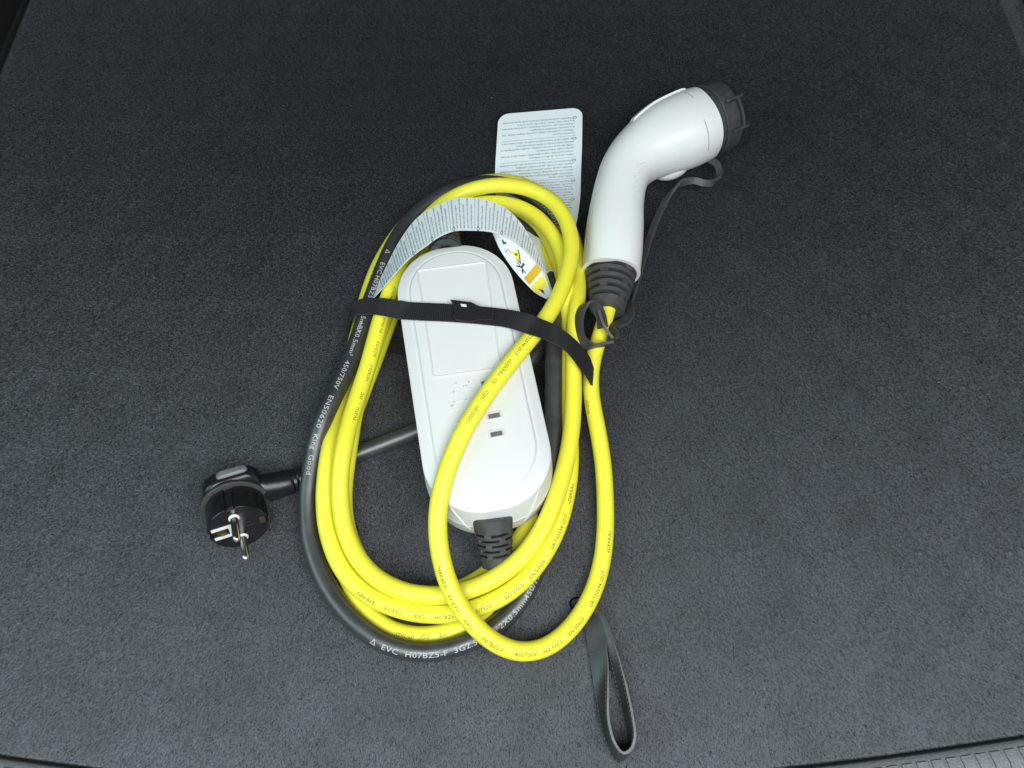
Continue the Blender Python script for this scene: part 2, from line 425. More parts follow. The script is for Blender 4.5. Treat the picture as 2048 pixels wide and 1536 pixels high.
# --- control box
lv = [(0, 37, 93, 93, 33), (1.2, 38.8, 95.5, 96, 34.5), (3, 39.4, 96, 97, 35)]
base = mesh('base_tray', *loft([rrect(a, t, b, r, z) for z, a, t, b, r in lv]), M['boot'], sharp=35)
lv = [(2.6, 39.6, 96.4, 97.4, 35), (3.2, 40.3, 97.2, 98.3, 35.5), (10, 40.6, 97.6, 98.5, 36), (18.8, 40.7, 97.6, 97.9, 36), (19.1, 40.25, 97.2, 97.4, 36), (19.7, 40.25, 97.2, 97.4, 36), (20.0, 40.7, 97.6, 97.8, 36), (30, 40.3, 97.2, 94.6, 36),
      (36.0, 39.9, 96.8, 92.6, 35.6), (36.5, 39.5, 96.4, 92.1, 35.3), (36.8, 38.9, 95.8, 91.5, 34.9), (39.3, 33.6, 90.8, 85.4, 31.2), (39.55, 32.6, 89.8, 84.4, 30.4), (39.5, 31.8, 89.0, 83.6, 29.8), (40.9, 30.4, 87.8, 82.2, 28.8), (41.2, 29.4, 86.9, 81.2, 28), (41.3, 10, 60, 60, 9)]
box = part(mesh('control_box', *loft([rrect(a, t, b, r, z, 14) for z, a, t, b, r in lv]), M['white'], sharp=24), 'white plastic control box with rounded ends and three small indicator windows')
base.parent = box
ZT = 41.25
# raised rectangular nameplate field
c4 = [bl(p) for p in ((-66.9, 63.8, 53.0), (-18.4, 70.9, 53.0), (-6.9, -12.8, 53.0), (-51.8, -19.6, 53.0))]
def quad_ring(inset, z):
    cx = sum(p[0] for p in c4)/4; cy = sum(p[1] for p in c4)/4; out = []
    for i in range(4):
        p = Vector(c4[i]); a = (Vector(c4[(i+1) % 4])-p).normalized(); b = (Vector(c4[i-1])-p).normalized()
        q = p+(a+b)*inset; r = 1.6
        for k in range(5):
            f = k/4; s1 = q+b*r*(1-f)**2+a*r*f**2; out.append(bw(s1.x, s1.y, z))
    return out
pl = mesh('nameplate_field', *loft([quad_ring(0, ZT-.6), quad_ring(.15, ZT+.75), quad_ring(.5, ZT+.95), quad_ring(.85, ZT+.75), quad_ring(1.2, ZT+.28), quad_ring(3, ZT+.26)]), M['white'], box, sharp=25)
# indicator windows
for p in ((976, 766), (988, 832), (993, 868)):
    pass
for k, pw in enumerate(((-16.0, -22.9, 53.0), (-11.5, -46.0, 53.0), (-9.8, -58.3, 53.0))):
    x, y = bl(pw); b = Bag()
    R8 = lambda hx, hy, z: [bw(x+sx*hx*.98+.0, y+sy*hy, z) for sx, sy in ((-1, -1), (1, -1), (1, 1), (-1, 1))]
    f = mesh('window_bezel', *loft([R8(5.3, 2.8, ZT-.4), R8(5.0, 2.5, ZT+.7), R8(4.4, 2.0, ZT+.75), R8(3.9, 1.65, ZT-.3)], True, False), M['white'], box, sharp=25)
    mesh('indicator_window', *loft([R8(3.85, 1.6, ZT-.3), R8(3.8, 1.55, ZT+.3), R8(3.2, 1.0, ZT+.5)]), M['led'], box, sharp=25)
# embossed symbols beside the windows
def strokes(name, segs, w, z0, z1, m, parent, org, sc):
    b = Bag()
    for (x0, y0, x1, y1) in segs:
        a = Vector((org[0]+x0*sc, org[1]+y0*sc)); c = Vector((org[0]+x1*sc, org[1]+y1*sc)); d = (c-a); L = d.length; d.normalize(); n = Vector((-d.y, d.x))
        vs = [];
        for z, k in ((z0, 1), (z1, .7)):
            for p, s1, s2 in ((a, -1, -1), (c, 1, -1), (c, 1, 1), (a, -1, 1)):
                q = p+d*s1*w*.4*k+n*s2*w/2*k; vs.append(bw(q.x, q.y, z))
        b.add((vs, [(4, 5, 6, 7), (0, 1, 5, 4), (1, 2, 6, 5), (2, 3, 7, 6), (3, 0, 4, 7)]))
    return mesh(name, b.v, b.f, m, parent, smooth=False)
strokes('embossed_house_symbol', [(-5, 0, -2, 2.2), (-2, 2.2, 1, 2.4), (-4, 0, -4, -2.6), (-4, -2.6, -2.6, -2.6), (1.5, 1.5, 5, 1.7), (1.6, -.2, 3, 0), (3, 0, 3, -2), (4.6, 1.7, 4.6, -1.8), (1.4, -2, 1.4, -.2)], 1.0, ZT-.1, ZT+.27, M['white'], box, bl((-33.6, -25.4, 53.0)), 1.25)
strokes('embossed_car_symbol', [(-6, -1, 6, -1), (-5, -1, -4, 1.3), (-4, 1.3, 3, 1.6), (3, 1.6, 6, -.3), (-5.6, -3, 5.6, -3), (-6, -1, -6, -3), (6, -1, 6, -3), (-3, -1.9, 3, -1.9)], 1.0, ZT-.1, ZT+.27, M['white'], box, bl((-32.9, -37.0, 53.0)), 1.1)
strokes('embossed_fault_symbol', [(-4, 0, 0, 1.5), (0, 1.5, 4, 1), (-3, -2, 2, -2), (-3, 0, -3, -2)], 1.0, ZT-.1, ZT+.27, M['white'], box, bl((-31.6, -49.5, 53.0)), 1)
# two slanting ridges on the lower end wall
LV = lv
def wall(x, z, off=0.):
    zz = [l[0] for l in LV]; a = np.interp(z, zz, [l[1] for l in LV]); bb = np.interp(z, zz, [l[3] for l in LV]); r = np.interp(z, zz, [l[4] for l in LV])
    a += 1; bb += 3.8; r += 1; u = max(0, abs(x)-(a-r)); return bw(x, -(bb-r)-math.sqrt(max(1, r*r-u*u))-off, z)
for x0, x1 in ((-29, -15.5), (29, 15.5)):
    rg = []
    for k in range(13):
        f = k/12; x = x0+(x1-x0)*f; z = 36.5-28*f; sg = 1 if x > 0 else -1; h = .9*min(1, f*6, (1-f)*5)
        rg.append([wall(x-sg*1.4, z, -.4), wall(x-sg*.2, z, h), wall(x+sg*.4, z, h), wall(x+sg*1.0, z, -.4)])
    mesh('end_ridge', *loft(rg), M['white'], box, sharp=30)

def strain(name, p0, p1, r0, r1, rows, parent, m, hint=(0, 0, 1), sq=1.0, nb=3, octo=False, first=5., endc=4., gapfrac=.42):
    """ribbed kink guard: core, rings and staggered bridges, tapering from p0 to p1"""
    d = V(p1)-V(p0); Ln = d.length; d, n, b = frame(d, hint)
    rad = lambda z: r0+(r1-r0)*z/Ln
    seg = 48; bag = Bag()
    def rp(rr, a):
        if octo:
            q = math.pi/4; aa = (a+q/2) % q-q/2; return rr*(.55+.45*math.cos(q/2)/math.cos(aa))
        return rr
    def lat(prof): 
        return loft([[V(p0)+d*z+rp(r, a)*(math.cos(a)*n+math.sin(a)*b*sq) for a in [2*math.pi*k/seg for k in range(seg)]] for z, r in prof])
    bag.add(lat([(0, rad(0)*.66), (Ln-.6, r1*.66)]))
    z = 0; pitch = (Ln-first-endc)/rows; gap = pitch*gapfrac
    segs = [(0, first)]
    for k in range(rows):
        s0 = first+k*pitch+gap; segs.append((s0, first+(k+1)*pitch if k < rows-1 else Ln))
    for z0, z1 in segs:
        e = min(.7, (z1-z0)*.25); bag.add(lat([(z0, rad(z0)*.76), (z0, rad(z0)-e), (z0+e, rad(z0+e)), (z1-e, rad(z1-e)), (z1, rad(z1)-e*1.2), (z1, rad(z1)*.7)]))
    for k in range(rows):
        z0 = first+k*pitch-.4; z1 = z0+gap+.8; zm = (z0+z1)/2
        for q in range(nb):
            a = 2*math.pi*(q+(.5 if k % 2 else 0))/nb+.35
            wv = rad(zm)*.34
            C = V(p0)+d*zm+(rp(rad(zm), a)*.83)*(math.cos(a)*n+math.sin(a)*b*sq)
            o = (math.cos(a)*n+math.sin(a)*b); t = d.cross(o)
            bag.add(boxmesh(C, t, d, o, wv, z1-z0, rad(zm)*.31))
    ob = mesh(name, bag.v, bag.f, m, parent, sharp=35); return ob
q = V((-13.0, -102.5, 43.0)); strain('strain_relief', (q.x+.5, q.y-3, 33.5), (-9.6, -134.1, 17.0), 13.6, 9.8, 5, box, M['boot'], octo=True, nb=4, first=10, endc=6, gapfrac=.36)
strain('strain_relief', (-47.6, 83.8, 44.0), (-51.6, 118.9, 30.0), 12.5, 9.8, 4, box, M['cap'], octo=True, nb=4, first=2, endc=4)

# --- cables
YEL = [(76.0, 70.0, 24.0), (73.5, 60.5, 23.6), (70.9, 51.2, 23.2), (68.1, 42.2, 22.8), (65.1, 33.2, 22.2), (62.1, 23.9, 21.5), (59.2, 14.3, 20.7), (57.0, 4.5, 19.6), (55.9, -5.6, 18.5), (56.0, -15.7, 17.2), (57.1, -25.7, 15.9), (58.6, -35.6, 14.6), (60.1, -45.5, 13.4), (61.3, -55.4, 12.2), (62.2, -65.2, 11.2), (62.6, -75.1, 10.3), (62.7, -85.1, 9.6), (62.5, -95.0, 9.0), (62.1, -104.9, 8.5), (61.1, -114.8, 8.3), (59.6, -124.6, 8.2), (57.2, -134.3, 8.2), (54.0, -143.7, 8.5), (49.8, -152.7, 9.0), (44.6, -161.2, 9.8), (38.5, -168.9, 10.8), (31.5, -175.7, 12.2), (23.6, -181.1, 13.9), (15.1, -184.4, 16.0), (6.4, -185.4, 18.4), (-1.9, -184.1, 21.2), (-9.8, -180.9, 24.3), (-16.9, -176.3, 27.4), (-23.3, -170.6, 30.7), (-29.1, -163.9, 33.9), (-34.1, -156.2, 37.1), (-38.3, -147.7, 40.1), (-41.4, -138.7, 42.9), (-43.6, -129.4, 45.7), (-44.8, -120.0, 48.4), (-45.0, -110.7, 51.0), (-44.1, -101.2, 53.4), (-42.2, -91.8, 55.5), (-39.5, -82.3, 57.3), (-36.1, -73.0, 58.8), (-32.3, -63.8, 59.9), (-27.9, -54.9, 60.6), (-23.1, -46.2, 61.1), (-18.0, -37.5, 61.2), (-12.6, -28.9, 61.1), (-7.0, -20.5, 60.7), (-1.4, -12.1, 60.0), (4.2, -4.0, 59.0), (9.6, 3.9, 57.8), (14.7, 11.6, 56.3), (19.5, 19.3, 54.8), (24.0, 27.0, 53.1), (28.1, 34.9, 51.5), (31.9, 43.3, 49.9), (35.3, 52.2, 48.4), (38.3, 61.8, 47.1), (40.8, 71.6, 45.9), (42.6, 81.6, 44.7), (43.4, 91.7, 43.7), (43.0, 102.0, 42.7), (41.3, 112.1, 41.8), (38.1, 121.7, 40.9), (33.5, 130.5, 40.0), (27.3, 138.0, 39.0), (19.8, 144.1, 38.1), (11.3, 148.8, 37.1), (2.3, 152.1, 36.0), (-7.1, 153.9, 35.0), (-16.7, 154.1, 34.0), (-26.2, 152.8, 33.1), (-35.5, 150.0, 32.2), (-44.2, 145.7, 31.4), (-52.2, 140.1, 30.8), (-59.2, 133.4, 30.1), (-65.4, 125.8, 29.6), (-70.6, 117.5, 29.2), (-75.0, 108.5, 28.8), (-78.8, 99.2, 28.6), (-82.0, 89.5, 28.4), (-84.8, 79.8, 28.4), (-87.4, 70.0, 28.3), (-89.9, 60.1, 28.3), (-92.3, 50.1, 28.3), (-94.5, 40.1, 28.3), (-96.3, 30.1, 28.3), (-97.9, 20.0, 28.3), (-99.5, 9.9, 28.3), (-101.2, -0.1, 28.4), (-103.2, -10.1, 28.8), (-105.1, -20.0, 29.6), (-106.9, -30.0, 30.7), (-108.4, -40.1, 32.1), (-109.5, -50.2, 33.4), (-110.4, -60.0, 33.8), (-111.2, -69.4, 33.0), (-111.6, -78.6, 31.3), (-111.4, -87.7, 29.3), (-110.5, -96.8, 27.3), (-108.7, -105.8, 25.7), (-105.8, -114.7, 24.3), (-101.8, -123.3, 23.2), (-96.6, -131.2, 22.4), (-90.1, -138.2, 21.8), (-82.5, -143.9, 21.5), (-73.8, -148.3, 21.5), (-64.6, -151.3, 21.5), (-54.9, -152.8, 21.7), (-45.1, -153.0, 22.0), (-35.4, -151.8, 22.6), (-25.9, -149.4, 23.4), (-16.8, -146.0, 24.3), (-8.2, -141.5, 25.2), (-0.2, -135.9, 25.8), (7.0, -129.4, 26.3), (13.3, -121.9, 26.8), (18.8, -113.8, 27.4), (23.4, -105.0, 27.6), (27.3, -95.7, 27.6), (30.6, -86.2, 27.3), (33.5, -76.6, 26.9), (36.0, -66.9, 26.6), (38.2, -57.1, 26.4), (39.9, -47.3, 26.3), (41.1, -37.6, 26.2), (41.9, -27.9, 26.2), (42.5, -18.4, 26.4), (42.8, -8.8, 26.7), (43.1, 0.7, 27.1), (43.4, 9.9, 27.7), (43.7, 19.0, 28.4), (44.3, 28.0, 29.2), (45.2, 36.8, 29.9), (46.5, 45.6, 29.8), (47.9, 55.0, 28.1), (49.1, 65.2, 24.7), (49.8, 75.7, 20.9), (50.3, 86.4, 17.7), (50.7, 97.6, 14.5), (50.4, 109.2, 11.4), (48.9, 120.8, 9.0), (46.1, 131.5, 8.1), (42.2, 141.4, 8.0), (37.4, 150.5, 8.1), (31.6, 158.6, 8.3), (24.7, 165.7, 8.3), (17.0, 171.8, 8.3), (8.5, 176.4, 8.3), (-0.8, 179.5, 8.2), (-10.4, 180.7, 8.1), (-20.2, 180.2, 7.9), (-29.8, 178.2, 7.7), (-39.1, 174.9, 7.5), (-47.9, 170.5, 7.3), (-56.4, 165.3, 7.1), (-64.5, 159.6, 6.9), (-72.2, 153.2, 6.7), (-79.2, 146.2, 6.6), (-85.3, 138.4, 6.5), (-90.5, 130.0, 6.4), (-95.2, 121.2, 6.4), (-99.3, 112.1, 6.3), (-103.0, 102.8, 6.4), (-106.1, 93.3, 6.4), (-108.5, 83.6, 6.5), (-110.5, 73.7, 6.7), (-112.1, 63.7, 6.9), (-113.4, 53.7, 7.3), (-114.6, 43.6, 7.7), (-115.6, 33.6, 8.2), (-116.5, 23.6, 8.9), (-117.5, 13.6, 9.8), (-118.8, 3.8, 10.8), (-120.3, -6.0, 11.9), (-121.7, -15.8, 13.1), (-122.6, -25.8, 14.7), (-122.8, -36.0, 16.9), (-122.6, -46.5, 19.9), (-122.6, -57.0, 22.6), (-122.9, -67.0, 23.6), (-123.2, -76.5, 23.0), (-123.2, -85.9, 21.9), (-122.5, -95.4, 20.8), (-121.0, -104.8, 19.9), (-118.5, -114.1, 19.1), (-115.0, -123.2, 18.4), (-110.5, -131.8, 17.8), (-104.8, -139.7, 17.2), (-97.9, -146.6, 16.7), (-89.9, -152.3, 16.3), (-81.1, -156.7, 16.0), (-71.8, -159.9, 15.9), (-62.1, -162.2, 16.0), (-52.2, -163.4, 16.4), (-42.3, -163.6, 17.0), (-32.5, -162.6, 17.8), (-22.9, -160.5, 18.7), (-13.7, -157.1, 19.6), (-5.1, -152.7, 20.0), (2.9, -147.1, 20.0), (10.1, -140.5, 19.9), (16.5, -133.0, 19.9), (22.0, -124.9, 19.8), (26.8, -116.2, 19.6), (30.7, -107.1, 19.2), (33.8, -97.5, 18.5), (36.2, -87.7, 17.5), (38.1, -77.9, 16.6), (39.3, -68.0, 15.8), (39.9, -58.1, 15.2), (40.0, -48.1, 14.9), (39.9, -38.1, 14.8), (39.7, -28.2, 15.0), (39.6, -18.4, 15.2), (39.8, -8.6, 15.6), (40.0, 1.1, 16.1), (40.4, 10.7, 16.6), (40.9, 20.2, 17.3), (41.3, 29.4, 18.3), (41.3, 38.5, 19.7), (40.9, 47.5, 21.8), (40.2, 56.4, 24.8), (39.7, 65.6, 27.7), (39.3, 75.0, 29.4), (38.4, 84.6, 30.0), (36.6, 94.1, 30.0), (33.8, 103.4, 29.8), (29.9, 112.6, 29.4), (24.9, 121.3, 28.6), (18.7, 129.3, 27.7), (11.3, 135.9, 26.7), (2.8, 140.9, 25.8), (-6.5, 144.1, 24.9), (-16.1, 145.5, 24.1), (-25.8, 145.5, 23.1), (-35.4, 144.0, 21.8), (-44.4, 140.8, 20.5), (-52.8, 135.9, 19.4), (-60.3, 129.5, 18.6), (-66.9, 122.0, 18.0), (-72.5, 113.8, 17.5), (-77.3, 105.1, 17.2), (-81.2, 95.9, 17.1), (-84.4, 86.5, 17.1), (-87.0, 76.8, 17.1), (-89.4, 67.2, 17.1), (-91.8, 57.5, 17.1), (-94.1, 47.8, 17.1), (-96.3, 38.1, 17.2), (-98.4, 28.5, 17.2), (-100.5, 19.0, 17.2), (-102.4, 9.4, 17.2), (-104.4, -0.2, 17.4), (-106.2, -10.0, 17.8), (-107.7, -19.8, 18.4), (-108.8, -29.8, 19.5), (-109.4, -39.9, 20.8), (-109.6, -50.1, 22.1), (-110.0, -59.9, 22.6), (-110.6, -69.4, 21.7), (-111.3, -78.5, 19.8), (-111.5, -87.6, 17.7), (-110.9, -96.7, 15.8), (-109.2, -105.8, 14.2), (-106.5, -114.6, 12.7), (-102.5, -123.1, 11.4), (-97.4, -130.9, 10.2), (-90.9, -137.8, 9.2), (-83.3, -143.4, 8.4), (-74.7, -147.7, 7.7), (-65.5, -150.3, 7.2), (-55.8, -151.4, 6.8), (-46.2, -150.7, 6.5), (-36.7, -148.3, 6.3), (-27.7, -144.5, 6.1), (-19.2, -139.4, 5.9), (-11.5, -133.2, 5.8), (-4.4, -126.3, 5.8), (2.0, -118.8, 5.8), (7.7, -110.6, 5.8), (12.6, -102.0, 5.8), (16.9, -93.0, 5.8), (20.6, -83.8, 5.8), (23.7, -74.3, 5.8), (26.1, -64.6, 5.8), (28.1, -54.8, 5.8), (29.7, -45.0, 5.8), (31.2, -35.1, 5.8), (32.4, -25.2, 5.8), (33.6, -15.2, 5.8), (34.6, -5.3, 5.8), (35.6, 4.7, 6.0), (36.6, 14.6, 6.3), (37.7, 24.6, 6.9), (38.7, 34.4, 7.9), (39.7, 44.0, 9.6), (40.5, 53.3, 11.9), (40.7, 62.4, 14.6), (39.9, 71.7, 17.0), (38.2, 81.5, 18.4), (36.0, 91.7, 18.8), (33.3, 102.0, 18.6), (30.0, 112.2, 18.1), (25.9, 122.2, 17.4), (20.4, 131.4, 16.7), (13.8, 139.2, 16.1), (6.1, 145.2, 15.7), (-2.3, 149.3, 15.3), (-11.2, 151.5, 14.8), (-20.4, 152.0, 14.0), (-29.7, 150.9, 12.6), (-38.7, 148.0, 10.8), (-47.0, 143.3, 9.3), (-54.5, 137.2, 8.1), (-61.0, 130.2, 7.2), (-66.7, 122.4, 6.6), (-71.5, 113.9, 6.2), (-75.6, 105.0, 5.9), (-79.2, 95.7, 5.8), (-82.4, 86.2, 5.8), (-85.2, 76.7, 5.8), (-87.9, 67.0, 5.8), (-90.5, 57.3, 5.8), (-93.1, 47.7, 5.8), (-95.6, 38.0, 5.8), (-98.1, 28.3, 5.8), (-100.6, 18.5, 5.8), (-103.1, 8.8, 5.9), (-105.7, -0.9, 6.1), (-108.2, -10.8, 6.6), (-110.5, -20.8, 7.4), (-112.6, -30.9, 8.8), (-114.3, -41.3, 10.8), (-115.7, -51.9, 13.0), (-117.0, -62.1, 13.9), (-118.4, -71.7, 12.8), (-119.2, -80.8, 10.7), (-119.4, -90.1, 8.9), (-118.7, -99.6, 7.5), (-117.3, -109.2, 6.6), (-114.9, -118.7, 6.1), (-111.8, -128.1, 5.9), (-107.9, -137.2, 5.8), (-103.4, -146.1, 5.8), (-98.0, -154.3, 5.8), (-91.5, -161.6, 5.8), (-83.9, -167.6, 5.8), (-75.3, -172.0, 5.8), (-65.9, -174.6, 5.8), (-56.3, -175.3, 5.8), (-46.6, -174.4, 5.9), (-37.1, -171.9, 6.0), (-28.2, -168.0, 6.5), (-20.3, -162.7, 7.5), (-14.2, -155.8, 9.2), (-10.5, -147.8, 11.7), (-9.3, -139.0, 14.8), (-9.7, -129.7, 18.0), (-10.9, -120.3, 21.0)]
BLK = [(-155.6, -79.4, 15.0), (-148.5, -75.1, 11.8), (-141.8, -71.1, 9.1), (-135.2, -67.6, 7.3), (-127.9, -64.3, 6.5), (-119.7, -60.9, 6.2), (-110.9, -57.4, 6.2), (-102.0, -53.7, 6.2), (-93.2, -50.1, 6.2), (-84.4, -46.4, 6.2), (-75.7, -42.8, 6.2), (-67.2, -39.0, 6.2), (-58.9, -34.9, 6.2), (-50.7, -30.5, 6.2), (-42.3, -25.7, 6.3), (-33.8, -20.7, 6.3), (-25.4, -15.5, 6.3), (-17.0, -10.2, 6.3), (-8.8, -4.6, 6.3), (-0.8, 1.3, 6.3), (6.7, 7.9, 6.3), (13.2, 15.3, 6.3), (18.7, 23.4, 6.3), (23.2, 32.3, 6.2), (26.7, 41.5, 6.2), (29.9, 51.0, 6.2), (33.1, 60.5, 6.2), (36.5, 69.9, 6.4), (39.2, 79.2, 7.1), (40.9, 88.5, 8.1), (41.3, 97.8, 9.3), (40.9, 107.0, 10.9), (39.7, 116.1, 12.7), (37.4, 125.4, 13.8), (33.8, 134.7, 14.3), (28.8, 143.4, 14.7), (22.4, 151.4, 15.2), (15.0, 158.4, 15.8), (6.7, 164.0, 16.3), (-2.3, 168.1, 16.9), (-11.8, 170.1, 17.4), (-21.5, 170.2, 17.9), (-31.2, 168.4, 18.3), (-40.6, 165.2, 18.6), (-49.5, 160.7, 18.8), (-57.9, 155.2, 18.9), (-65.7, 148.9, 19.0), (-72.8, 141.7, 19.1), (-79.0, 133.9, 19.1), (-84.4, 125.5, 19.1), (-88.8, 116.6, 19.1), (-92.4, 107.3, 19.2), (-95.4, 97.8, 19.2), (-98.0, 88.1, 19.3), (-100.4, 78.4, 19.4), (-102.8, 68.6, 19.5), (-105.0, 58.7, 19.7), (-107.1, 48.8, 20.0), (-109.0, 38.8, 20.4), (-110.9, 28.8, 20.9), (-112.8, 18.8, 21.5), (-114.9, 8.7, 22.2), (-117.3, -1.4, 23.2), (-120.1, -11.5, 24.3), (-123.2, -21.5, 25.4), (-126.2, -31.4, 26.1), (-129.2, -41.0, 25.3), (-131.7, -50.2, 23.1), (-133.5, -59.5, 20.6), (-134.7, -68.9, 18.7), (-135.5, -78.3, 17.0), (-135.9, -87.7, 15.2), (-135.6, -97.1, 13.7), (-134.3, -106.5, 12.5), (-132.1, -115.9, 11.7), (-128.9, -125.0, 11.3), (-124.9, -134.0, 11.1), (-120.0, -142.6, 11.3), (-114.3, -150.7, 11.8), (-107.8, -158.3, 12.5), (-100.7, -165.3, 13.3), (-93.0, -171.6, 13.8), (-84.8, -177.0, 13.9), (-76.1, -181.1, 13.6), (-66.9, -183.9, 13.1), (-57.4, -185.1, 12.5), (-47.8, -184.9, 12.0), (-38.2, -183.2, 11.6), (-28.9, -180.2, 11.3), (-20.0, -176.1, 10.8), (-11.7, -170.9, 10.2), (-4.0, -164.7, 9.5), (2.7, -157.6, 9.0), (8.5, -149.6, 8.6), (13.2, -140.9, 8.4), (16.8, -131.7, 8.5), (19.4, -122.2, 9.2), (21.2, -112.6, 10.7), (22.6, -103.0, 12.7), (23.9, -93.4, 14.8), (25.0, -83.7, 16.4), (26.1, -73.9, 17.3), (27.0, -63.9, 17.8), (27.6, -54.0, 18.2), (28.0, -44.1, 18.7), (28.4, -34.3, 19.2), (28.7, -24.5, 19.8), (28.9, -14.8, 20.3), (29.2, -5.1, 20.8), (29.4, 4.7, 21.2), (29.8, 14.5, 21.6), (30.1, 24.3, 22.0), (30.2, 33.9, 22.2), (30.2, 43.4, 21.8), (30.1, 52.8, 20.2), (30.1, 62.2, 17.8), (30.1, 71.4, 14.7), (30.0, 80.2, 11.2), (29.9, 88.4, 8.2), (29.5, 95.6, 6.7), (28.3, 102.7, 6.3), (26.1, 110.3, 6.2), (22.5, 118.5, 6.2), (17.3, 126.4, 6.2), (10.6, 133.3, 6.2), (2.7, 138.6, 6.2), (-5.7, 142.1, 6.2), (-14.1, 143.6, 6.5), (-22.0, 143.0, 7.7), (-29.1, 140.2, 10.3), (-35.2, 135.8, 13.8), (-40.3, 129.9, 17.6), (-44.3, 122.7, 21.2), (-47.0, 113.9, 24.5), (-48.3, 103.7, 27.6), (-48.3, 92.5, 30.6), (-48.0, 86.7, 32.0)]
RY, RB = 5.8, 6.2
YP = Path(YEL, 2.4); BP = Path(BLK, 2.4)
yc = part(tube('yellow_cable', YP, RY, M['yellow'], seg=22), 'bright yellow cable wound into several long loops with black print')
bc = part(tube('black_cable', BP, RB, M['black_cable'], seg=22), 'black cable wound around the yellow loops with white print')
def dist_at(path, w, lo=0, hi=1e9):
    q = V(w); c = [i for i in range(len(path.p)) if lo <= path.s[i] <= hi]
    return path.s[min(c, key=lambda i: (path.p[i]-q).length)]
ink = Ink()
def run(path, r, items, size, phi, rev, ink, lo=0, hi=1e9, spacing=1.05, stretch=1.):
    for pw, txt in items:
        cable_text(ink, path, r, txt, dist_at(path, pw, lo, hi), size, phi, rev, spacing, 2, True, stretch)

FR = (0, 800)        # the loose front loop
run(YP, RY, [((17.4, 11.0, 56.0), 'GB/T33594-2017'), ((3.3, -13.9, 60.0), '«DEKRA»'), ((-7.1, -29.5, 60.0), 'CE'), ((-11.5, -36.1, 60.0), 'CQC'), ((-17.7, -46.8, 60.0), '09/2021')], 3.3, -.15, True, ink, *FR)
run(YP, RY, [((-43.3, -138.7, 46.0), 'NBKBE®'), ((-38.3, -155.0, 38.0), 'EV-EYU'), ((-29.4, -168.8, 34.0), 'EVC'), ((-20.1, -178.1, 26.0), 'H07BZ5-F'), ((-1.8, -187.6, 16.0), '450/750V'), ((15.6, -187.1, 12.0), '3x2.5+0.5'), ((33.0, -175.3, 9.0), 'EN 50620'), ((46.9, -158.7, 8.0), 'GB/T33594-2017'), ((59.1, -125.8, 8.0), '«DEKRA»')], 3.3, .42, True, ink, *FR)
run(YP, RY, [((-109.2, -44.6, 28.0), 'EV-EYU'), ((-106.8, -26.3, 28.0), 'EVC'), ((-104.5, -13.2, 28.0), 'H07BZ5-F'), ((-100.5, 6.0, 28.0), '3x2.5+0.5'), ((-97.4, 25.0, 28.0), 'EN 50620'), ((-94.7, 41.4, 28.0), 'GB/T33594-2017')], 3.0, .75, True, ink, 840, 1000)
run(YP, RY, [((-94.8, -151.5, 16.0), 'NBKBE®'), ((-77.3, -159.6, 16.0), 'EV-EYU'), ((-60.2, -164.1, 16.0), 'EVC'), ((-48.1, -165.0, 16.0), 'H07BZ5-F'), ((-24.8, -162.5, 18.0), '450/750V'), ((-6.2, -154.3, 19.0), '3x2.5+0.5'), ((9.7, -141.1, 20.0), 'EN 50620'), ((21.7, -124.9, 20.0), 'GB/T33594-2017'), ((34.2, -95.1, 18.0), '«DEKRA»')], 3.3, -.45, False, ink, 1880, 2150)
run(YP, RY, [((-42.1, -174.5, 6.0), 'CE'), ((-50.8, -176.5, 6.0), 'CQC'), ((-62.0, -176.8, 6.0), '09/2021')], 3.3, -.3, True, ink, 3380, 3580)
run(YP, RY, [((-99.7, 112.9, 7.0), 'NBKBE®'), ((-104.5, 98.9, 7.0), 'EV-EYU  EVC'), ((-109.3, 76.1, 7.0), 'H07BZ5-F')], 3.0, .1, False, ink, 1600, 1720)
run(YP, RY, [((54.5, -30.4, 15.0), '09/2021'), ((54.5, -10.3, 17.0), 'CQC')], 3.0, -.9, True, ink, 60, 200)
run(YP, RY, [((-7.6, -133.3, 18.0), 'CQC')], 3.3, 0, True, ink, 3540, 3620)
tag(ink.build('printed_text', M['cable_ink'], yc), kind='stuff')
ink = Ink()
BS = 5.0
def brun(items, phi, rev, lo, hi, size=BS*.93, st=1.3):
    for pw, txt in items: cable_text(ink, BP, RB, txt, dist_at(BP, pw, lo, hi), size, phi, rev, 1.08, 2, True, st)
brun([((-85.3, -177.3, 12.0), 'Δ'), ((-77.7, -180.8, 12.0), 'EVC'), ((-65.4, -184.5, 12.0), 'H07BZ5-F'), ((-34.7, -183.7, 12.0), '3G2.5mm²'), ((-12.5, -171.8, 10.0), '+2X0.5mm²'), ((7.6, -153.3, 9.0), '450/750V')], -.42, False, 760, 980, 4.8, 1.16)
brun([((-94.9, 100.9, 19.0), 'Δ'), ((-97.5, 88.7, 19.0), 'EVC'), ((-100.8, 77.1, 19.0), 'H07BZ5-F'), ((-105.9, 54.3, 20.0), '3G2.5mm²'), ((-109.7, 38.3, 20.0), '+2X0.5mm²'), ((-115.8, 4.5, 23.0), '450/750V'), ((-124.7, -23.9, 24.0), 'EN50620'), ((-130.3, -47.0, 23.0), 'King'), ((-133.8, -62.0, 20.0), 'Good')], .12, False, 480, 720, 4.7, 1.2)
brun([((42.2, 119.8, 12.0), '450/750V'), ((33.5, 139.8, 13.0), 'EN50620')], .2, False, 280, 380, 4.6, 1.2)
tag(ink.build('printed_text', M['white_ink'], bc), kind='stuff')

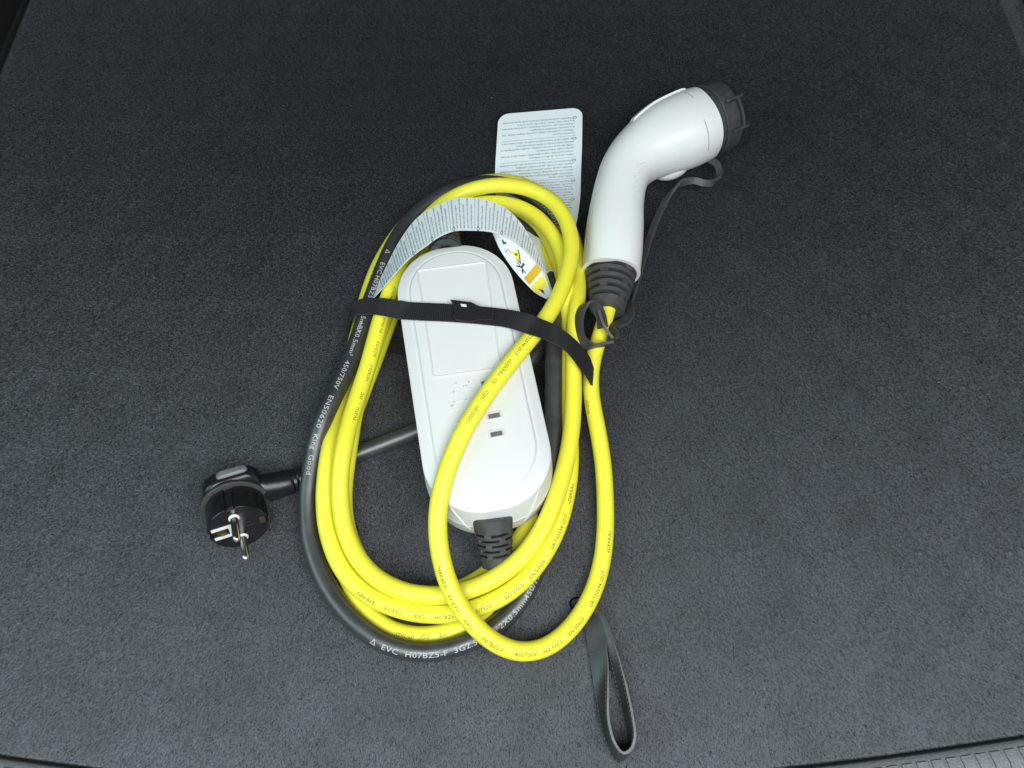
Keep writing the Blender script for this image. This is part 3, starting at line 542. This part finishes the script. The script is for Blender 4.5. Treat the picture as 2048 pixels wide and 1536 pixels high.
# --- vehicle connector: one continuous bent handle
SP = [(74.5, 81.6, 23.0, 21.8, 20.0), (77.0, 101.2, 24.0, 22.3, 21.0), (79.7, 123.6, 25.0, 22.0, 21.0), (82.2, 141.9, 26.0, 20.6, 20.5), (86.5, 161.6, 27.0, 20.0, 20.5), (92.0, 175.8, 28.0, 20.6, 21.5), (103.2, 189.6, 29.2, 23.2, 23.8), (124.4, 204.5, 30.5, 28.6, 27.2), (139.7, 212.0, 31.0, 30.2, 28.6), (150.9, 217.9, 31.0, 29.8, 28.4), (155.7, 220.3, 31.0, 28.8, 27.8)]
HP = Path([p[:3] for p in SP], 3)
sk = [HP.s[HP.nearest(p[:3])] for p in SP]
def sizes(d): return float(np.interp(d, sk, [p[3] for p in SP])), float(np.interp(d, sk, [p[4] for p in SP]))
wv = [sizes(d) for d in HP.s]
for _ in range(6): wv = [wv[0]]+[tuple((wv[i-1][k]+2*wv[i][k]+wv[i+1][k])/4 for k in (0, 1)) for i in range(1, len(wv)-1)]+[wv[-1]]
rings = []
def hsurf(i, a, off=0.):
    w_, h_ = wv[i]; ca, sa = math.cos(a), math.sin(a); e = 2/2.25
    return HP.p[i]+HP.b[i]*((w_+off)*math.copysign(abs(ca)**e, ca))+HP.n[i]*((h_+off)*math.copysign(abs(sa)**e, sa))
for i in range(len(HP.p)): rings.append([hsurf(i, 2*math.pi*k/48) for k in range(48)])
gun = part(mesh('connector_handle', *loft(rings), M['white_gloss'], sharp=60), 'white plastic bent connector handle')
def hpoint(d, a, off=0.):
    i = min(range(len(HP.s)), key=lambda k: abs(HP.s[k]-d)); return hsurf(i, a, off)
def shade_line(name, pts, w, m, parent):     # thin half-sunk tube, its grey standing in for a recess's shade
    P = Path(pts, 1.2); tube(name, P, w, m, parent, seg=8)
NH = len(HP.p)
# moulding seam along the handle, its shade drawn as a grey line
shade_line('seam', [hsurf(i, math.radians(148), -.22) for i in range(1, NH-10, 2)], .32, M['seam'], gun)
# curved slots near the head, not cut: grey lines paint their shade
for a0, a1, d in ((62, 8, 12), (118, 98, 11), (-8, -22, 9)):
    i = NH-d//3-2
    shade_line('slot', [hsurf(i, math.radians(a0+(a1-a0)*k/8), -.45) for k in range(9)], .6, M['seam'], gun)
# flat rib on the back of the head
i0 = NH-22; vs = []
pts = [hsurf(i, math.radians(140), -1.0) for i in range(NH-20, NH-2)]
P = Path(pts, 2); b = Bag()
rg = []
for i, p in enumerate(P.p):
    o = (p-HP.p[HP.nearest(p)]).normalized(); f = min(1, i/3, (len(P.p)-1-i)/2+.35); t = P.t[i]; k = t.cross(o)
    rg.append([p-k*3-o*2, p-k*2.4+o*2.3*f, p+k*2.4+o*2.3*f, p+k*3-o*2])
mesh('back_rib', *loft(rg), M['white_gloss'], gun, sharp=30)
# latch bulge under the head
q0 = V((130.4, 190.7, 15.0)); d, n, b_ = frame(V((145.7, 195.8, 17.0))-q0)
rings = []
for k in range(13):
    t = -1+2*k/12; r = math.sqrt(max(0.0004, 1-t*t)); rings.append([q0+d*(t*17)+r*(11*math.cos(a)*n+12*math.sin(a)*b_) for a in [2*math.pi*j/24 for j in range(24)]])
mesh('latch_housing', *loft(rings), M['white_gloss'], gun, sharp=60)
# small stamped pits on the handle, their shade painted as flat dark flecks
ik = Bag()
for k, (px_, an) in enumerate([(30, 62), (32, 58), (33, 64), (35, 57), (29, 66), (37, 66), (38, 60), (27, 60), (39, 55)]):
    p = hsurf(min(NH-1, px_-8), math.radians(an), .03); o = (p-HP.p[min(NH-1, px_-8)]).normalized(); _, u, v_ = frame(o, (1, 0, 0))
    ik.add(([p+u*.34, p+v_*.34, p-u*.34, p-v_*.34], [(0, 1, 2, 3)]))
open_mesh('stamped_marks', ik.v, ik.f, M['boot'], gun, smooth=False)
strain('strain_relief', (75.5, 89.8, 22.0), (69.5, 48.9, 22.0), 21.2, 13.0, 6, gun, M['boot'], nb=3, sq=1.0, first=3.5, endc=4.2, gapfrac=.46)
# nose ring and dust cap
A0 = HP.p[-1]; AD = (HP.p[-1]-HP.p[-5]).normalized(); AD, AN, AB = frame(AD)
nose = mesh('nose_ring', *lathe(A0-AD*2, AD, [(0, 25), (1, 27.4), (8, 27.4), (9, 26)], 56), M['cap'], gun, sharp=40)
cap = part(mesh('dust_cap', *lathe(A0+AD*4.6, AD, [(0, 26.8), (0, 28.4), (.8, 29.2), (12, 29.0), (14.4, 28.3), (15.8, 26.4), (16.4, 23.4), (15.6, 22), (15.4, 4)], 64), M['cap'], sharp=35), 'black plastic dust cap fitted over the connector head')
def radial(a): return AN*math.cos(a)+AB*math.sin(a)
for a in (math.radians(20), math.radians(63)):
    o = radial(a); C = A0+AD*(4.6+10.5)+o*30.4; mesh('lug', *boxmesh(C, AD, AD.cross(o), o, 15, 2.2, 4.4, .12), M['cap'], cap, sharp=30)
rg = []
for k in range(9):
    a = math.radians(20+43*k/8); o = radial(a); C = A0+AD*(4.6+13)+o*31.4; rg.append([C+AD*1-o*.9, C+AD*1+o*.9, C-AD*1+o*.9, C-AD*1-o*.9])
mesh('lug_bar', *loft(rg), M['cap'], cap, sharp=30)
# rubber tether from the cap back to the cable
S = ribbon_surf([(162.9, 198.5, 14.0), (169.0, 192.3, 15.0), (169.9, 181.6, 16.0), (164.0, 172.0, 17.0), (155.5, 170.1, 18.0), (147.3, 171.8, 19.0), (137.4, 169.3, 19.0), (127.2, 159.9, 17.0), (118.4, 144.4, 14.0), (110.2, 125.3, 11.0), (103.6, 105.9, 9.0), (98.2, 89.0, 8.0), (92.3, 70.7, 10.0), (87.8, 57.8, 14.0)], 5.4, (.7, .5, .5))
sheet('tether', S, 2.2, M['tether'], cap, nv=2)
for nm, pl_, w_ in (('clip_ring', [(64.7, 29.3, 32.0), (62.6, 38.5, 36.0), (58.4, 44.7, 38.0), (52.6, 44.5, 39.0), (48.1, 37.3, 38.0), (46.9, 27.6, 36.0), (48.8, 18.7, 34.0), (54.7, 14.5, 33.0), (61.9, 15.8, 32.0), (70.6, 17.9, 31.0)], 8.5),
                ('clip_arm', [(87.4, 58.7, 17.0), (86.7, 48.8, 20.0), (82.2, 39.5, 24.0), (75.6, 34.5, 27.0), (72.5, 31.5, 28.0), (73.1, 26.1, 29.0), (71.3, 21.6, 30.0)], 8.5),
                ('clip_arm', [(61.1, 40.3, 37.0), (63.5, 33.3, 35.0), (67.0, 27.2, 33.0), (71.5, 21.9, 31.0)], 6.5)):
    sheet(nm, ribbon_surf(pl_, w_, (.62, -.1, .75) if nm == 'clip_ring' else (.2, -.75, .6)), 2.0, M['tether'], cap, nv=2)

# --- mains plug
PD = V((.37, -.83, .41)).normalized()
PX_ = V((.93, .35, -.12)); PX_ = (PX_-PD*PX_.dot(PD)).normalized(); PYv = PD.cross(PX_)
PC = V((-172.9, -112.7, 30.0))           # centre of the face
def pw(x, y, z): return PC+PX_*x+PYv*y+PD*z
def plathe(prof, seg=56, flat=None):
    rings = []
    for z, r in prof:
        rings.append([pw(r*math.cos(a), r*math.sin(a), z) for a in [2*math.pi*k/seg for k in range(seg)]])
    return loft(rings)
b = Bag()
b.add(plathe([(-34, 11), (-33.6, 14), (-31.5, 17), (-28, 19.2), (-24, 20.3), (-20, 20.6)]))
def dring(t, rx, rz, x, zc, seg=28):
    return [pw(x, rx*math.cos(a), zc+rz*math.sin(a)) for a in [2*math.pi*k/seg for k in range(seg)]]
b.add(loft([dring(0, 17, 8, -8, -27), dring(0, 15, 8, 6, -27), dring(0, 12.5, 8, 16, -27), dring(0, 10, 9, 22, -26.5), dring(0, 8.8, 8.6, 30, -26), dring(0, 8.3, 8.3, 37, -25.6), dring(0, 7.6, 7.6, 38, -25.6)]))
plug = part(mesh('mains_plug', b.v, b.f, M['plug'], sharp=38), 'black round mains plug with two metal pins')
mesh('rim', *plathe([(-21, 20.4), (-20.6, 21.1), (-19.2, 21.3), (-18.6, 20.9), (-18.4, 18)]), M['tether'], plug, sharp=35)
# barrel with side notches
rings = []
def notch(a, r):
    for c in (0, math.pi):
        dlt = (a-c+math.pi) % (2*math.pi)-math.pi
        if abs(dlt) < .11: return r-2.8
    dlt = (a-math.pi/2+math.pi) % (2*math.pi)-math.pi
    if abs(dlt) < .15: return r-1.2
    return r
for z, r in ((-19, 18.6), (-.5, 18.4), (0, 18.0)):
    rings.append([pw(notch(a, r)*math.cos(a), notch(a, r)*math.sin(a), z) for a in [2*math.pi*k/180 for k in range(180)]])
mesh('barrel', *loft(rings), M['plug_face'], plug, sharp=30)
for y in (9.5, -9.5):
    O = pw(0, y, 0)
    mesh('pin_collar', *lathe(O, PD, [(-.5, 3.4), (.6, 3.4), (.9, 3.0), (.9, 2.4)], 28), M['pin_collar'], plug, sharp=35)
    mesh('pin', *lathe(O, PD, [(-1, 2.4), (16.6, 2.4), (18.2, 1.9), (19, 1.0)], 28), M['metal'], plug, sharp=35)
# earth socket bracket: u-shaped nickel plate with a brass bush
Bk = Bag()
for x0, x1, y0, y1 in ((-15.5, -3.4, 2.9, 5.0), (-15.5, -3.4, -5.0, -2.9), (-5.6, -3.4, -2.9, 2.9)):
    Bk.add(boxmesh(pw((x0+x1)/2, (y0+y1)/2, .35), PX_, PYv, PD, x1-x0, y1-y0, .9, .1))
mesh('earth_bracket', Bk.v, Bk.f, M['pin_collar'], plug, smooth=False)
mesh('earth_socket', *lathe(pw(-10.2, 0, 0), PD, [(-.2, 2.9), (.5, 2.9), (.6, 2.2), (.1, 2.1), (.05, .5)], 28), M['brass'], plug, sharp=30)
mesh('earth_clip', *boxmesh(pw(15, .5, .1), PX_, PYv, PD, 3.4, 4.4, .5), M['brass'], plug, smooth=False)
mesh('contact_strip', *boxmesh(pw(0, 17.6, -9), PD, PX_, PYv, 16, 3.6, 1.2), M['plug'], plug, smooth=False)
# grey pull tab on the back
tab = []
for y, f in ((0, .0), (1, 1)):
    pass
def hring(y, x0, x1, z0, z1, r=3.5, k=5):
    out = []
    for cx, cz, s0 in ((x1-r, z1-r, 0), (x0+r, z1-r, 90), (x0+r, z0+r, 180), (x1-r, z0+r, 270)):
        for i in range(k+1):
            q = math.radians(s0+90*i/k); out.append(pw(cx+r*math.cos(q), y, cz+r*math.sin(q)))
    return out
mesh('housing', *loft([hring(-8, -17, 20, -34, -21), hring(10, -17, 20, -34, -21), hring(15, -16, 19, -33.8, -21.2), hring(18.5, -13, 17, -33, -22, 3.4), hring(20.5, -9, 15, -32, -23, 3), hring(21, -6, 13, -31, -24, 2.5)]), M['plug'], plug, sharp=40)
mesh('pull_tab', *loft([hring(19.5, -6, 14.5, -31.6, -25.0, 2.4), hring(22.2, -5, 13.6, -31.0, -25.6, 2.2), hring(22.9, -3.6, 12.4, -30.4, -26.2, 1.9)]), M['tab'], plug, sharp=40)
# kink-guard ribs on the cable outlet
for k in range(4):
    mesh('kink_rib', *loft([dring(0, r, r, 39+k*3.6+dx, -25.5) for dx, r in ((0, 6.4), (.2, 7.5), (1.9, 7.4), (2.1, 6.4))]), M['plug'], plug, sharp=35)
ink = Ink()
for txt, y in (('16A', 1.5), ('250V~', -1.6)):
    v_, f_, w_ = text_geo(txt, 2.4)
    ink.add(v_, f_, lambda v: pw(4.4+v.x, y+v.y, .06))
ink.build('rating_text', M['ink_grey'], plug)

# ================================================================== paper labels
WORDS = ['Nepravilno korištenje kabela za punjenje može uzrokovati kratki', 'spoj, požar, teške ozljede i strujni udar opasan za život.', '- Punjenje vršite samo na pravilno instaliranim i neoštećenim utičnicama', 'ili na ispravnim električnim instalacijama.', '- Nikada ne poduzimajte nikakve popravke drugi postupak. Više', 'za pravilno punjenje.',
 'Ja uzlādes kabelis netiek izmantots pareizi, var rasties īssavienojums,', 'elektriskās strāvas trieciens un dzīvībai bīstami savainojumi.', '- Lādēt tikai tad, ja ir pareiza uzstādītas, nebojātas kontaktligzdas vai', 'pareizas stacijas elektroinstalācijas.', '- Nekad nepārbūvēt, nelabot pagarinātāju, uzlādes kabeli. Neturēt', 'ievērot sekojošos drošības norādījumus.',
 'Netinkamai įkrovimo kabelio naudojimas gali sukelti trumpąjį', 'jungimą, elektros smūgį, gaisrą ir sunkių sužalojimų.', '- Įkraukite prijungti tik prie tinkamai įrengtų ir nepažeistų kištukinių', 'lizdų bei prie nepriekaištingų elektros instaliacijų.', '- Nenaudokite ilgiklių, kabelių būgnų ir kitokių įkrovimo adapterių. Tai', 'padidina gaisro pavojų.']
def print_label(S, width, groups, parent, u0, u1, size, lines_along_v, side=1, flip=False, ragged=True, off=.12, marg=.07, wmax=None, res=1, ink_m='ink_grey', start=0):
    """small print in ruled-off paragraphs; lines run across the strip"""
    ink = Ink(); n = 0; u = u0; pitch = size*1.32/S.len; k = start
    def P(uu, vv):
        return S.at(uu, vv)+S.normal(uu, vv)*off*side
    while u < u1:
        y = 0
        for j in range(6):
            if u+pitch > u1: break
            txt = WORDS[k % len(WORDS)]; k += 1
            v_, f_, w_ = text_geo(txt, size, res)
            x0 = marg+(.055 if j == 0 else .02); avail = 1-x0-marg*.8; sc = min(size*.0+1/width, avail/w_)
            sc = avail/w_ if (j % 2 == 0) else min(1/width*.95, avail/w_*.8)
            uu = u
            def fn(p, uu=uu, sc=sc, x0=x0):
                v = x0+p.x*sc; q = uu+pitch*.75-p.y/S.len
                if flip: v = 1-v; q = uu+pitch*.25+p.y/S.len
                return P(q, v)
            ink.add(v_, f_, fn)
            if (j == 0 and not flip) or (j == 0):
                cu, cv = u+pitch*.45, (marg+.022 if not flip else 1-marg-.022); ring = []
                for t in range(10):
                    a = 2*math.pi*t/10
                    for r in (1, .62): ring.append(Vector((cu+math.sin(a)*r*size*.5/S.len, cv+math.cos(a)*r*size*.78/width, 0)))
                ink.add(ring, [(2*t, 2*((t+1) % 10), 2*((t+1) % 10)+1, 2*t+1) for t in range(10)], lambda p: P(p.x, p.y))
            u += pitch
        u += pitch*.35
        if u < u1:
            m_ = 14
            for t in range(m_):
                a = marg+(1-2*marg)*t/m_; c = marg+(1-2*marg)*(t+1)/m_; h = .12/S.len
                ink.add([Vector((u-h, a, 0)), Vector((u+h, a, 0)), Vector((u+h, c, 0)), Vector((u-h, c, 0))], [(0, 1, 2, 3)], lambda p: P(p.x, p.y))
        u += pitch*.45
    return tag(ink.build('printed_text', M[ink_m], parent), kind='stuff')

# flat label lying under the coil
LA = Surf([(-11.7, 251.1, 10.0), (-13.2, 220.8, 6.0), (-14.3, 194.2, 2.4), (-12.8, 163.5, 5.0), (-8.0, 134.0, 11.0), (-0.8, 108.1, 14.0), (13.1, 89.4, 14.5), (24.3, 73.3, 13.0)], [(61.4, 259.2, 10.0), (59.8, 220.8, 6.0), (58.2, 194.2, 2.4), (55.9, 163.5, 5.0), (51.3, 135.5, 9.0), (44.5, 108.4, 13.5), (39.8, 84.9, 14.5), (36.1, 71.5, 13.0)], 40)
la = sheet('paper_label', LA, .5, M['paper'], None, nv=8, corner=9, width=70)
tag(la, 'flat white printed safety label with rounded corners lying under the top of the coil', 'label', 'printed safety labels')
print_label(LA, 70, None, la, .045, .72, 2.35, True, side=NS(LA), flip=True, off=.32)
def patch(S, u0, v0, u1, v1, off, m, parent, name, nu=6, nv=4, side=1, tri=None):
    if tri: pts = tri
    vs = []; fs = []
    for i in range(nu+1):
        for j in range(nv+1):
            u = u0+(u1-u0)*i/nu; v = v0+(v1-v0)*j/nv; vs.append(S.at(u, v)+S.normal(u, v)*off*side)
    for i in range(nu):
        for j in range(nv): a = i*(nv+1)+j; fs.append((a, a+1, a+nv+2, a+nv+1))
    return open_mesh(name, vs, fs, m, parent)
patch(LA, .74, .50, .90, .68, .34, M['ylabel'], la, 'yellow_print_bar', side=NS(LA))
patch(LA, .92, .60, .98, .80, .34, M['ylabel'], la, 'yellow_print_bar', side=NS(LA))
patch(LA, .84, .78, .875, .86, .34, M['ink'], la, 'black_print_mark', side=NS(LA))

# label bent into an arch over the top of the box
UO = [(-104.9, 60.3, 20.0), (-96.8, 76.4, 27.0), (-83.3, 99.9, 38.0), (-70.6, 113.1, 47.0), (-59.5, 117.5, 53.0), (-45.3, 121.3, 58.0), (-32.3, 121.1, 61.0), (-17.8, 118.4, 61.0), (-5.1, 114.1, 58.0), (5.8, 105.4, 53.0), (16.1, 91.0, 45.0), (24.2, 75.3, 36.0), (31.0, 59.9, 25.0)]
LO = [(-102.5, 55.3, 27.0), (-90.0, 63.0, 38.0), (-74.6, 74.2, 50.0), (-61.5, 80.2, 58.0), (-50.6, 85.5, 63.0), (-40.0, 88.0, 66.0), (-29.4, 87.7, 67.0), (-17.2, 87.6, 66.0), (-6.7, 87.5, 62.0), (3.9, 84.5, 56.0), (14.8, 78.4, 47.0), (23.3, 70.6, 38.0), (29.4, 58.7, 27.0)]
AR = Surf(UO, LO, 60)
ar = sheet('paper_label', AR, .35, M['paper'], None, nv=4)
tag(ar, 'white printed safety label bent into an arch above the box', 'label', 'printed safety labels')
print_label(AR, 26, None, ar, .07, .90, 2.3, True, side=NS(AR), flip=True, off=.25, marg=.03, start=4)
# its pictogram side, folded under on the right
FU = [(-13.7, 88.2, 64.5), (-6.7, 88.2, 60.5), (3.9, 84.7, 54.5), (14.8, 78.5, 45.5), (23.3, 70.7, 36.5), (29.4, 59.3, 26.0)]
FL = [(-13.2, 91.8, 56.0), (-9.0, 85.8, 48.0), (-1.1, 76.6, 40.0), (8.4, 68.4, 32.0), (18.5, 61.6, 25.0), (28.1, 57.9, 22.0)]
FS = Surf(FU, FL, 30)
fl = sheet('folded_flap', FS, .35, M['paper'], ar, nv=4); sd = NS(FS)
patch(FS, .60, .0, .70, .9, .28, M['olabel'], ar, 'yellow_print_bar', side=sd); patch(FS, .73, .05, .86, .95, .28, M['ylabel'], ar, 'yellow_print_bar', side=sd)
def pict(name, polys, org, sc, m, off):
    ik = Ink()
    for poly in polys: ik.add([Vector((x, y, 0)) for x, y in poly], [tuple(range(len(poly)))], lambda p: FS.at(org[0]+p.x*sc, org[1]+p.y*sc*1.9)+FS.normal(org[0], .5)*off*sd)
    return ik.build(name, m, ar)
pict('warning_triangle_print', [[(0, -1), (.95, .7), (-.95, .7)]], (.36, .40), .125, M['ink'], .26)
pict('warning_triangle_print', [[(0, -.72), (.68, .55), (-.68, .55)]], (.36, .40), .125, M['ylabel'], .34)
pict('warning_triangle_print', [[(0, -.4), (.2, .1), (.02, .1), (.08, .45), (-.2, -.02), (-.02, -.02)]], (.36, .40), .125, M['ink'], .40)
pict('figure_print', [[(-1, -.1), (1, .2), (.9, .45), (-1, .15)], [(-.2, -.8), (.1, -.8), (.2, .2), (-.1, .2)], [(-.2, .1), (.1, .1), (-.5, 1), (-.8, .95)], [(0, .1), (.3, .1), (.8, .95), (.5, 1)], [(-.25, -1.2), (.15, -1.2), (.15, -.85), (-.25, -.85)]], (.50, .62), .085, M['ink'], .3)
pict('plug_print', [[(-.5, -.6), (.5, -.6), (.3, .3), (-.3, .3)], [(-.35, -1.2), (-.2, -1.2), (-.2, -.6), (-.35, -.6)], [(.2, -1.2), (.35, -1.2), (.35, -.6), (.2, -.6)], [(-.1, .3), (.1, .3), (.15, 1), (0, 1)]], (.17, .42), .07, M['ink'], .3)
pict('red_cross_print', [[(-1, -.2), (1, .1), (1, .3), (-1, 0)], [(-.1, -1), (.1, -1), (.2, 1), (0, 1)]], (.25, .70), .04, M['rink'], .3)
pict('warning_triangle_print', [[(0, -1), (.9, .7), (-.9, .7)]], (.86, .62), .06, M['ink'], .34)

# ================================================================== hook-and-loop strap round the coil
ST = [(5.9, 8.7, 2.2), (-46.2, 21.9, 2.2), (-87.7, 30.2, 2.2), (-108.8, 35.9, 2.6), (-118.9, 41.4, 5.0), (-121.4, 43.6, 12.0), (-118.9, 45.9, 20.0), (-113.6, 48.2, 27.0), (-103.9, 46.1, 33.5), (-93.9, 43.4, 38.0), (-81.6, 36.8, 46.0), (-74.0, 31.5, 53.0), (-62.5, 28.9, 56.2), (-40.4, 27.7, 56.2), (-13.2, 25.0, 56.2), (-1.4, 23.0, 56.4), (7.0, 18.7, 60.0), (14.5, 12.6, 65.5), (23.5, 10.8, 62.0), (31.7, 11.6, 52.0), (39.9, 10.6, 42.0), (47.0, 4.9, 36.5), (52.3, -1.7, 32.0), (56.0, -5.0, 25.0), (57.9, -4.7, 14.0), (55.9, -3.5, 6.0), (46.0, -2.1, 3.0), (27.9, 2.9, 2.4), (5.9, 8.7, 2.2)]
S = ribbon_surf(ST, 13.2, (.12, 1, 0), step=1.5)
strap = sheet('hook_and_loop_strap', S, 1.3, M['velcro'], None, nv=3)
tag(strap, 'narrow black hook-and-loop strap fastened across the white box and round the coil', 'strap')
# cross ribs of the woven side, seen under the box
rb = Bag()
nn = int(S.len/1.45)
for i in range(nn):
    u = i/nn; p = S.at(u, .5); k = S.normal(u, .5); a = S.at(u, .03); c = S.at(u, .97); t = (S.at(min(1, u+.002), .5)-p).normalized()
    h = t*.42
    for sg in (1, -1):
        o = k*sg*.65; q = k*sg*.30
        rb.add(([a-h+o, a+h+o, c+h+o, c-h+o, a-h*.4+o+q, a+h*.4+o+q, c+h*.4+o+q, c-h*.4+o+q], [(4, 5, 6, 7), (0, 1, 5, 4), (1, 2, 6, 5), (2, 3, 7, 6), (3, 0, 4, 7)]))
mesh('woven_ribs', rb.v, rb.f, M['web'], strap, smooth=False)
# fastening tab with its slot
TZ = 58.4
outer = [V(p) for p in [(-41.9, 36.1, 58.6), (-36.0, 35.2, 58.8), (-27.8, 33.9, 59.0), (-21.0, 30.3, 58.6), (-12.2, 29.1, 58.0), (-12.8, 21.3, 58.0), (-20.8, 21.1, 58.4), (-29.5, 19.1, 58.6), (-37.6, 21.0, 58.6), (-39.8, 24.1, 58.6), (-37.9, 29.4, 58.8)]]
inner = [V(p) for p in [(-35.3, 33.2, 58.9), (-30.9, 32.4, 59.0), (-30.5, 30.0, 59.0), (-34.2, 30.5, 58.9)]]
def plate(name, out, holes, th, m, parent):
    bm = bmesh.new(); es = []
    for loop in [out]+holes:
        vv = [bm.verts.new(p*MM) for p in loop]
        for i in range(len(vv)): es.append(bm.edges.new((vv[i], vv[(i+1) % len(vv)])))
    bmesh.ops.triangle_fill(bm, use_beauty=True, edges=es, normal=(0, 0, 1))
    r = bmesh.ops.extrude_face_region(bm, geom=bm.faces[:])
    for v in r['geom']:
        if isinstance(v, bmesh.types.BMVert): v.co.z += th*MM
    bmesh.ops.recalc_face_normals(bm, faces=bm.faces)
    me = bpy.data.meshes.new(name); bm.to_mesh(me); bm.free(); return link(name, me, m, parent, smooth=False)
plate('fastening_tab', outer, [inner], 1.3, M['velcro'], strap)
plate('care_mark', inner, [], .5, M['paper'], strap)
# fluff standing out from the strap edges
hv = Bag()
for i in range(2600):
    u = random.random(); v = random.choice((0, 1)) if random.random() < .6 else random.random(); p = S.at(u, v); k = S.normal(u, .5)
    d = Vector((random.gauss(0, 1), random.gauss(0, 1), random.gauss(0, 1))).normalized()*random.uniform(.5, 1.3); w_ = d.cross(k).normalized()*.05 if d.cross(k).length > 1e-3 else V((.05, 0, 0))
    sg = random.choice((.7, -.7)); hv.add(([p+k*sg-w_, p+k*sg+w_, p+k*sg+d], [(0, 1, 2)]))
tag(open_mesh('fluff', hv.v, hv.f, M['velcro'], strap, smooth=False), kind='stuff')

# ================================================================== leather pull strap of the boot floor
PU = [(50.6, -150.7, 0.5), (52.9, -156.0, 3.5), (55.5, -163.6, 5.5), (58.3, -176.5, 6.0), (59.0, -192.7, 8.0), (57.8, -208.2, 11.0), (56.8, -219.1, 14.0), (57.4, -228.3, 17.0), (59.8, -236.0, 19.5), (63.7, -240.0, 20.5), (68.2, -238.0, 20.5), (71.1, -231.3, 19.5), (71.0, -222.0, 16.5), (69.6, -209.0, 12.5), (66.6, -192.1, 9.0), (62.8, -176.6, 7.2), (58.9, -163.7, 6.4), (53.9, -152.2, 5.0)]
PL_ = [(43.7, -160.0, 0.5), (44.4, -162.9, 2.0), (45.5, -167.3, 2.8), (47.2, -177.8, 2.8), (49.6, -195.3, 2.8), (51.1, -210.1, 2.8), (52.6, -221.2, 2.8), (54.9, -230.9, 2.8), (58.3, -239.5, 2.8), (63.2, -245.8, 2.8), (68.2, -242.1, 2.6), (69.7, -233.6, 2.6), (68.2, -223.3, 2.8), (65.9, -211.8, 3.2), (62.7, -196.8, 4.2), (59.4, -180.9, 4.8), (54.6, -165.9, 4.6), (48.8, -154.6, 4.2)]
LS = Surf(PU, PL_, 110)
pull = sheet('pull_strap', LS, 1.5, M['leather'], None, nv=4, edge_mat=M['leather_edge'])
tag(pull, 'black stitched leather pull strap forming a loop on the carpet at bottom', 'pull strap')
stb = Bag()
ns = int(LS.len/2.6)
for v in (.10, .90):
    for i in range(ns):
        u = (i+.15)/ns; u2 = (i+.80)/ns
        for sg in (1, -1):
            a = LS.at(u, v); c = LS.at(u2, v); k = LS.normal((u+u2)/2, v)*sg; wv_ = (LS.at(u, 1)-LS.at(u, 0)).normalized()*.36
            a1 = a+k*.70; c1 = c+k*.70
            stb.add(([a1-wv_, a1+wv_, c1+wv_, c1-wv_, a1.lerp(c1, .2)+k*.45, a1.lerp(c1, .8)+k*.45], [(0, 1, 4), (1, 2, 5, 4), (2, 3, 5), (3, 0, 4, 5)]))
mesh('stitching', stb.v, stb.f, M['thread'], pull, smooth=False)
# the eyelet the strap comes out of
E0 = V((42.3, -155.6, 0.0)); rg = []
for k in range(28):
    a = 2*math.pi*k/28; o = V((math.cos(a)*4.2, math.sin(a)*3.4, 0)); on = o.normalized()
    rg.append([E0+o+on*.0+V((0, 0, -1)), E0+o+V((0, 0, 1.7)), E0+o+on*.4+V((0, 0, 2.0)), E0+o+on*.9+V((0, 0, 1.4)), E0+o+on*1.2+V((0, 0, 0))])
vs = [v for r in rg for v in r]; fs = []
for i in range(28):
    for j in range(4): a = i*5+j; c = ((i+1) % 28)*5+j; fs.append((a, c, c+1, a+1))
mesh('eyelet', vs, fs, M['gap'], pull, sharp=50)
mesh('eyelet_hole', *lathe(E0+V((0, 0, .9)), (0, 0, 1), [(0, 4.3), (.95, 4.3)], 28), M['gap'], pull)  # solid disc, its black stands in for the shade down the hole

# ================================================================== lint on the carpet
lt = Bag()
for i in range(70):
    x = random.uniform(-420, 440); y = random.uniform(-240, 380); L = random.choice((.4, .4, .5, .6, .8, 1.8)) ; a = random.uniform(0, 6.28)
    p = V((x, y, 1.4)); d = V((math.cos(a), math.sin(a), random.uniform(-.1, .2)))*L; n = V((-math.sin(a), math.cos(a), 0))*(.11 if L > 1.5 else .25); m_ = p+d*.5+n*random.uniform(-2, 2)
    lt.add(([p-n, p+n, m_+n, m_-n, p+d+n*.6, p+d-n*.6], [(0, 1, 2, 3), (3, 2, 4, 5)]))
lint = open_mesh('lint', lt.v, lt.f, M['lint'], None, smooth=False); tag(lint, 'scattered pale lint specks caught in the carpet pile', 'lint', kind='stuff')
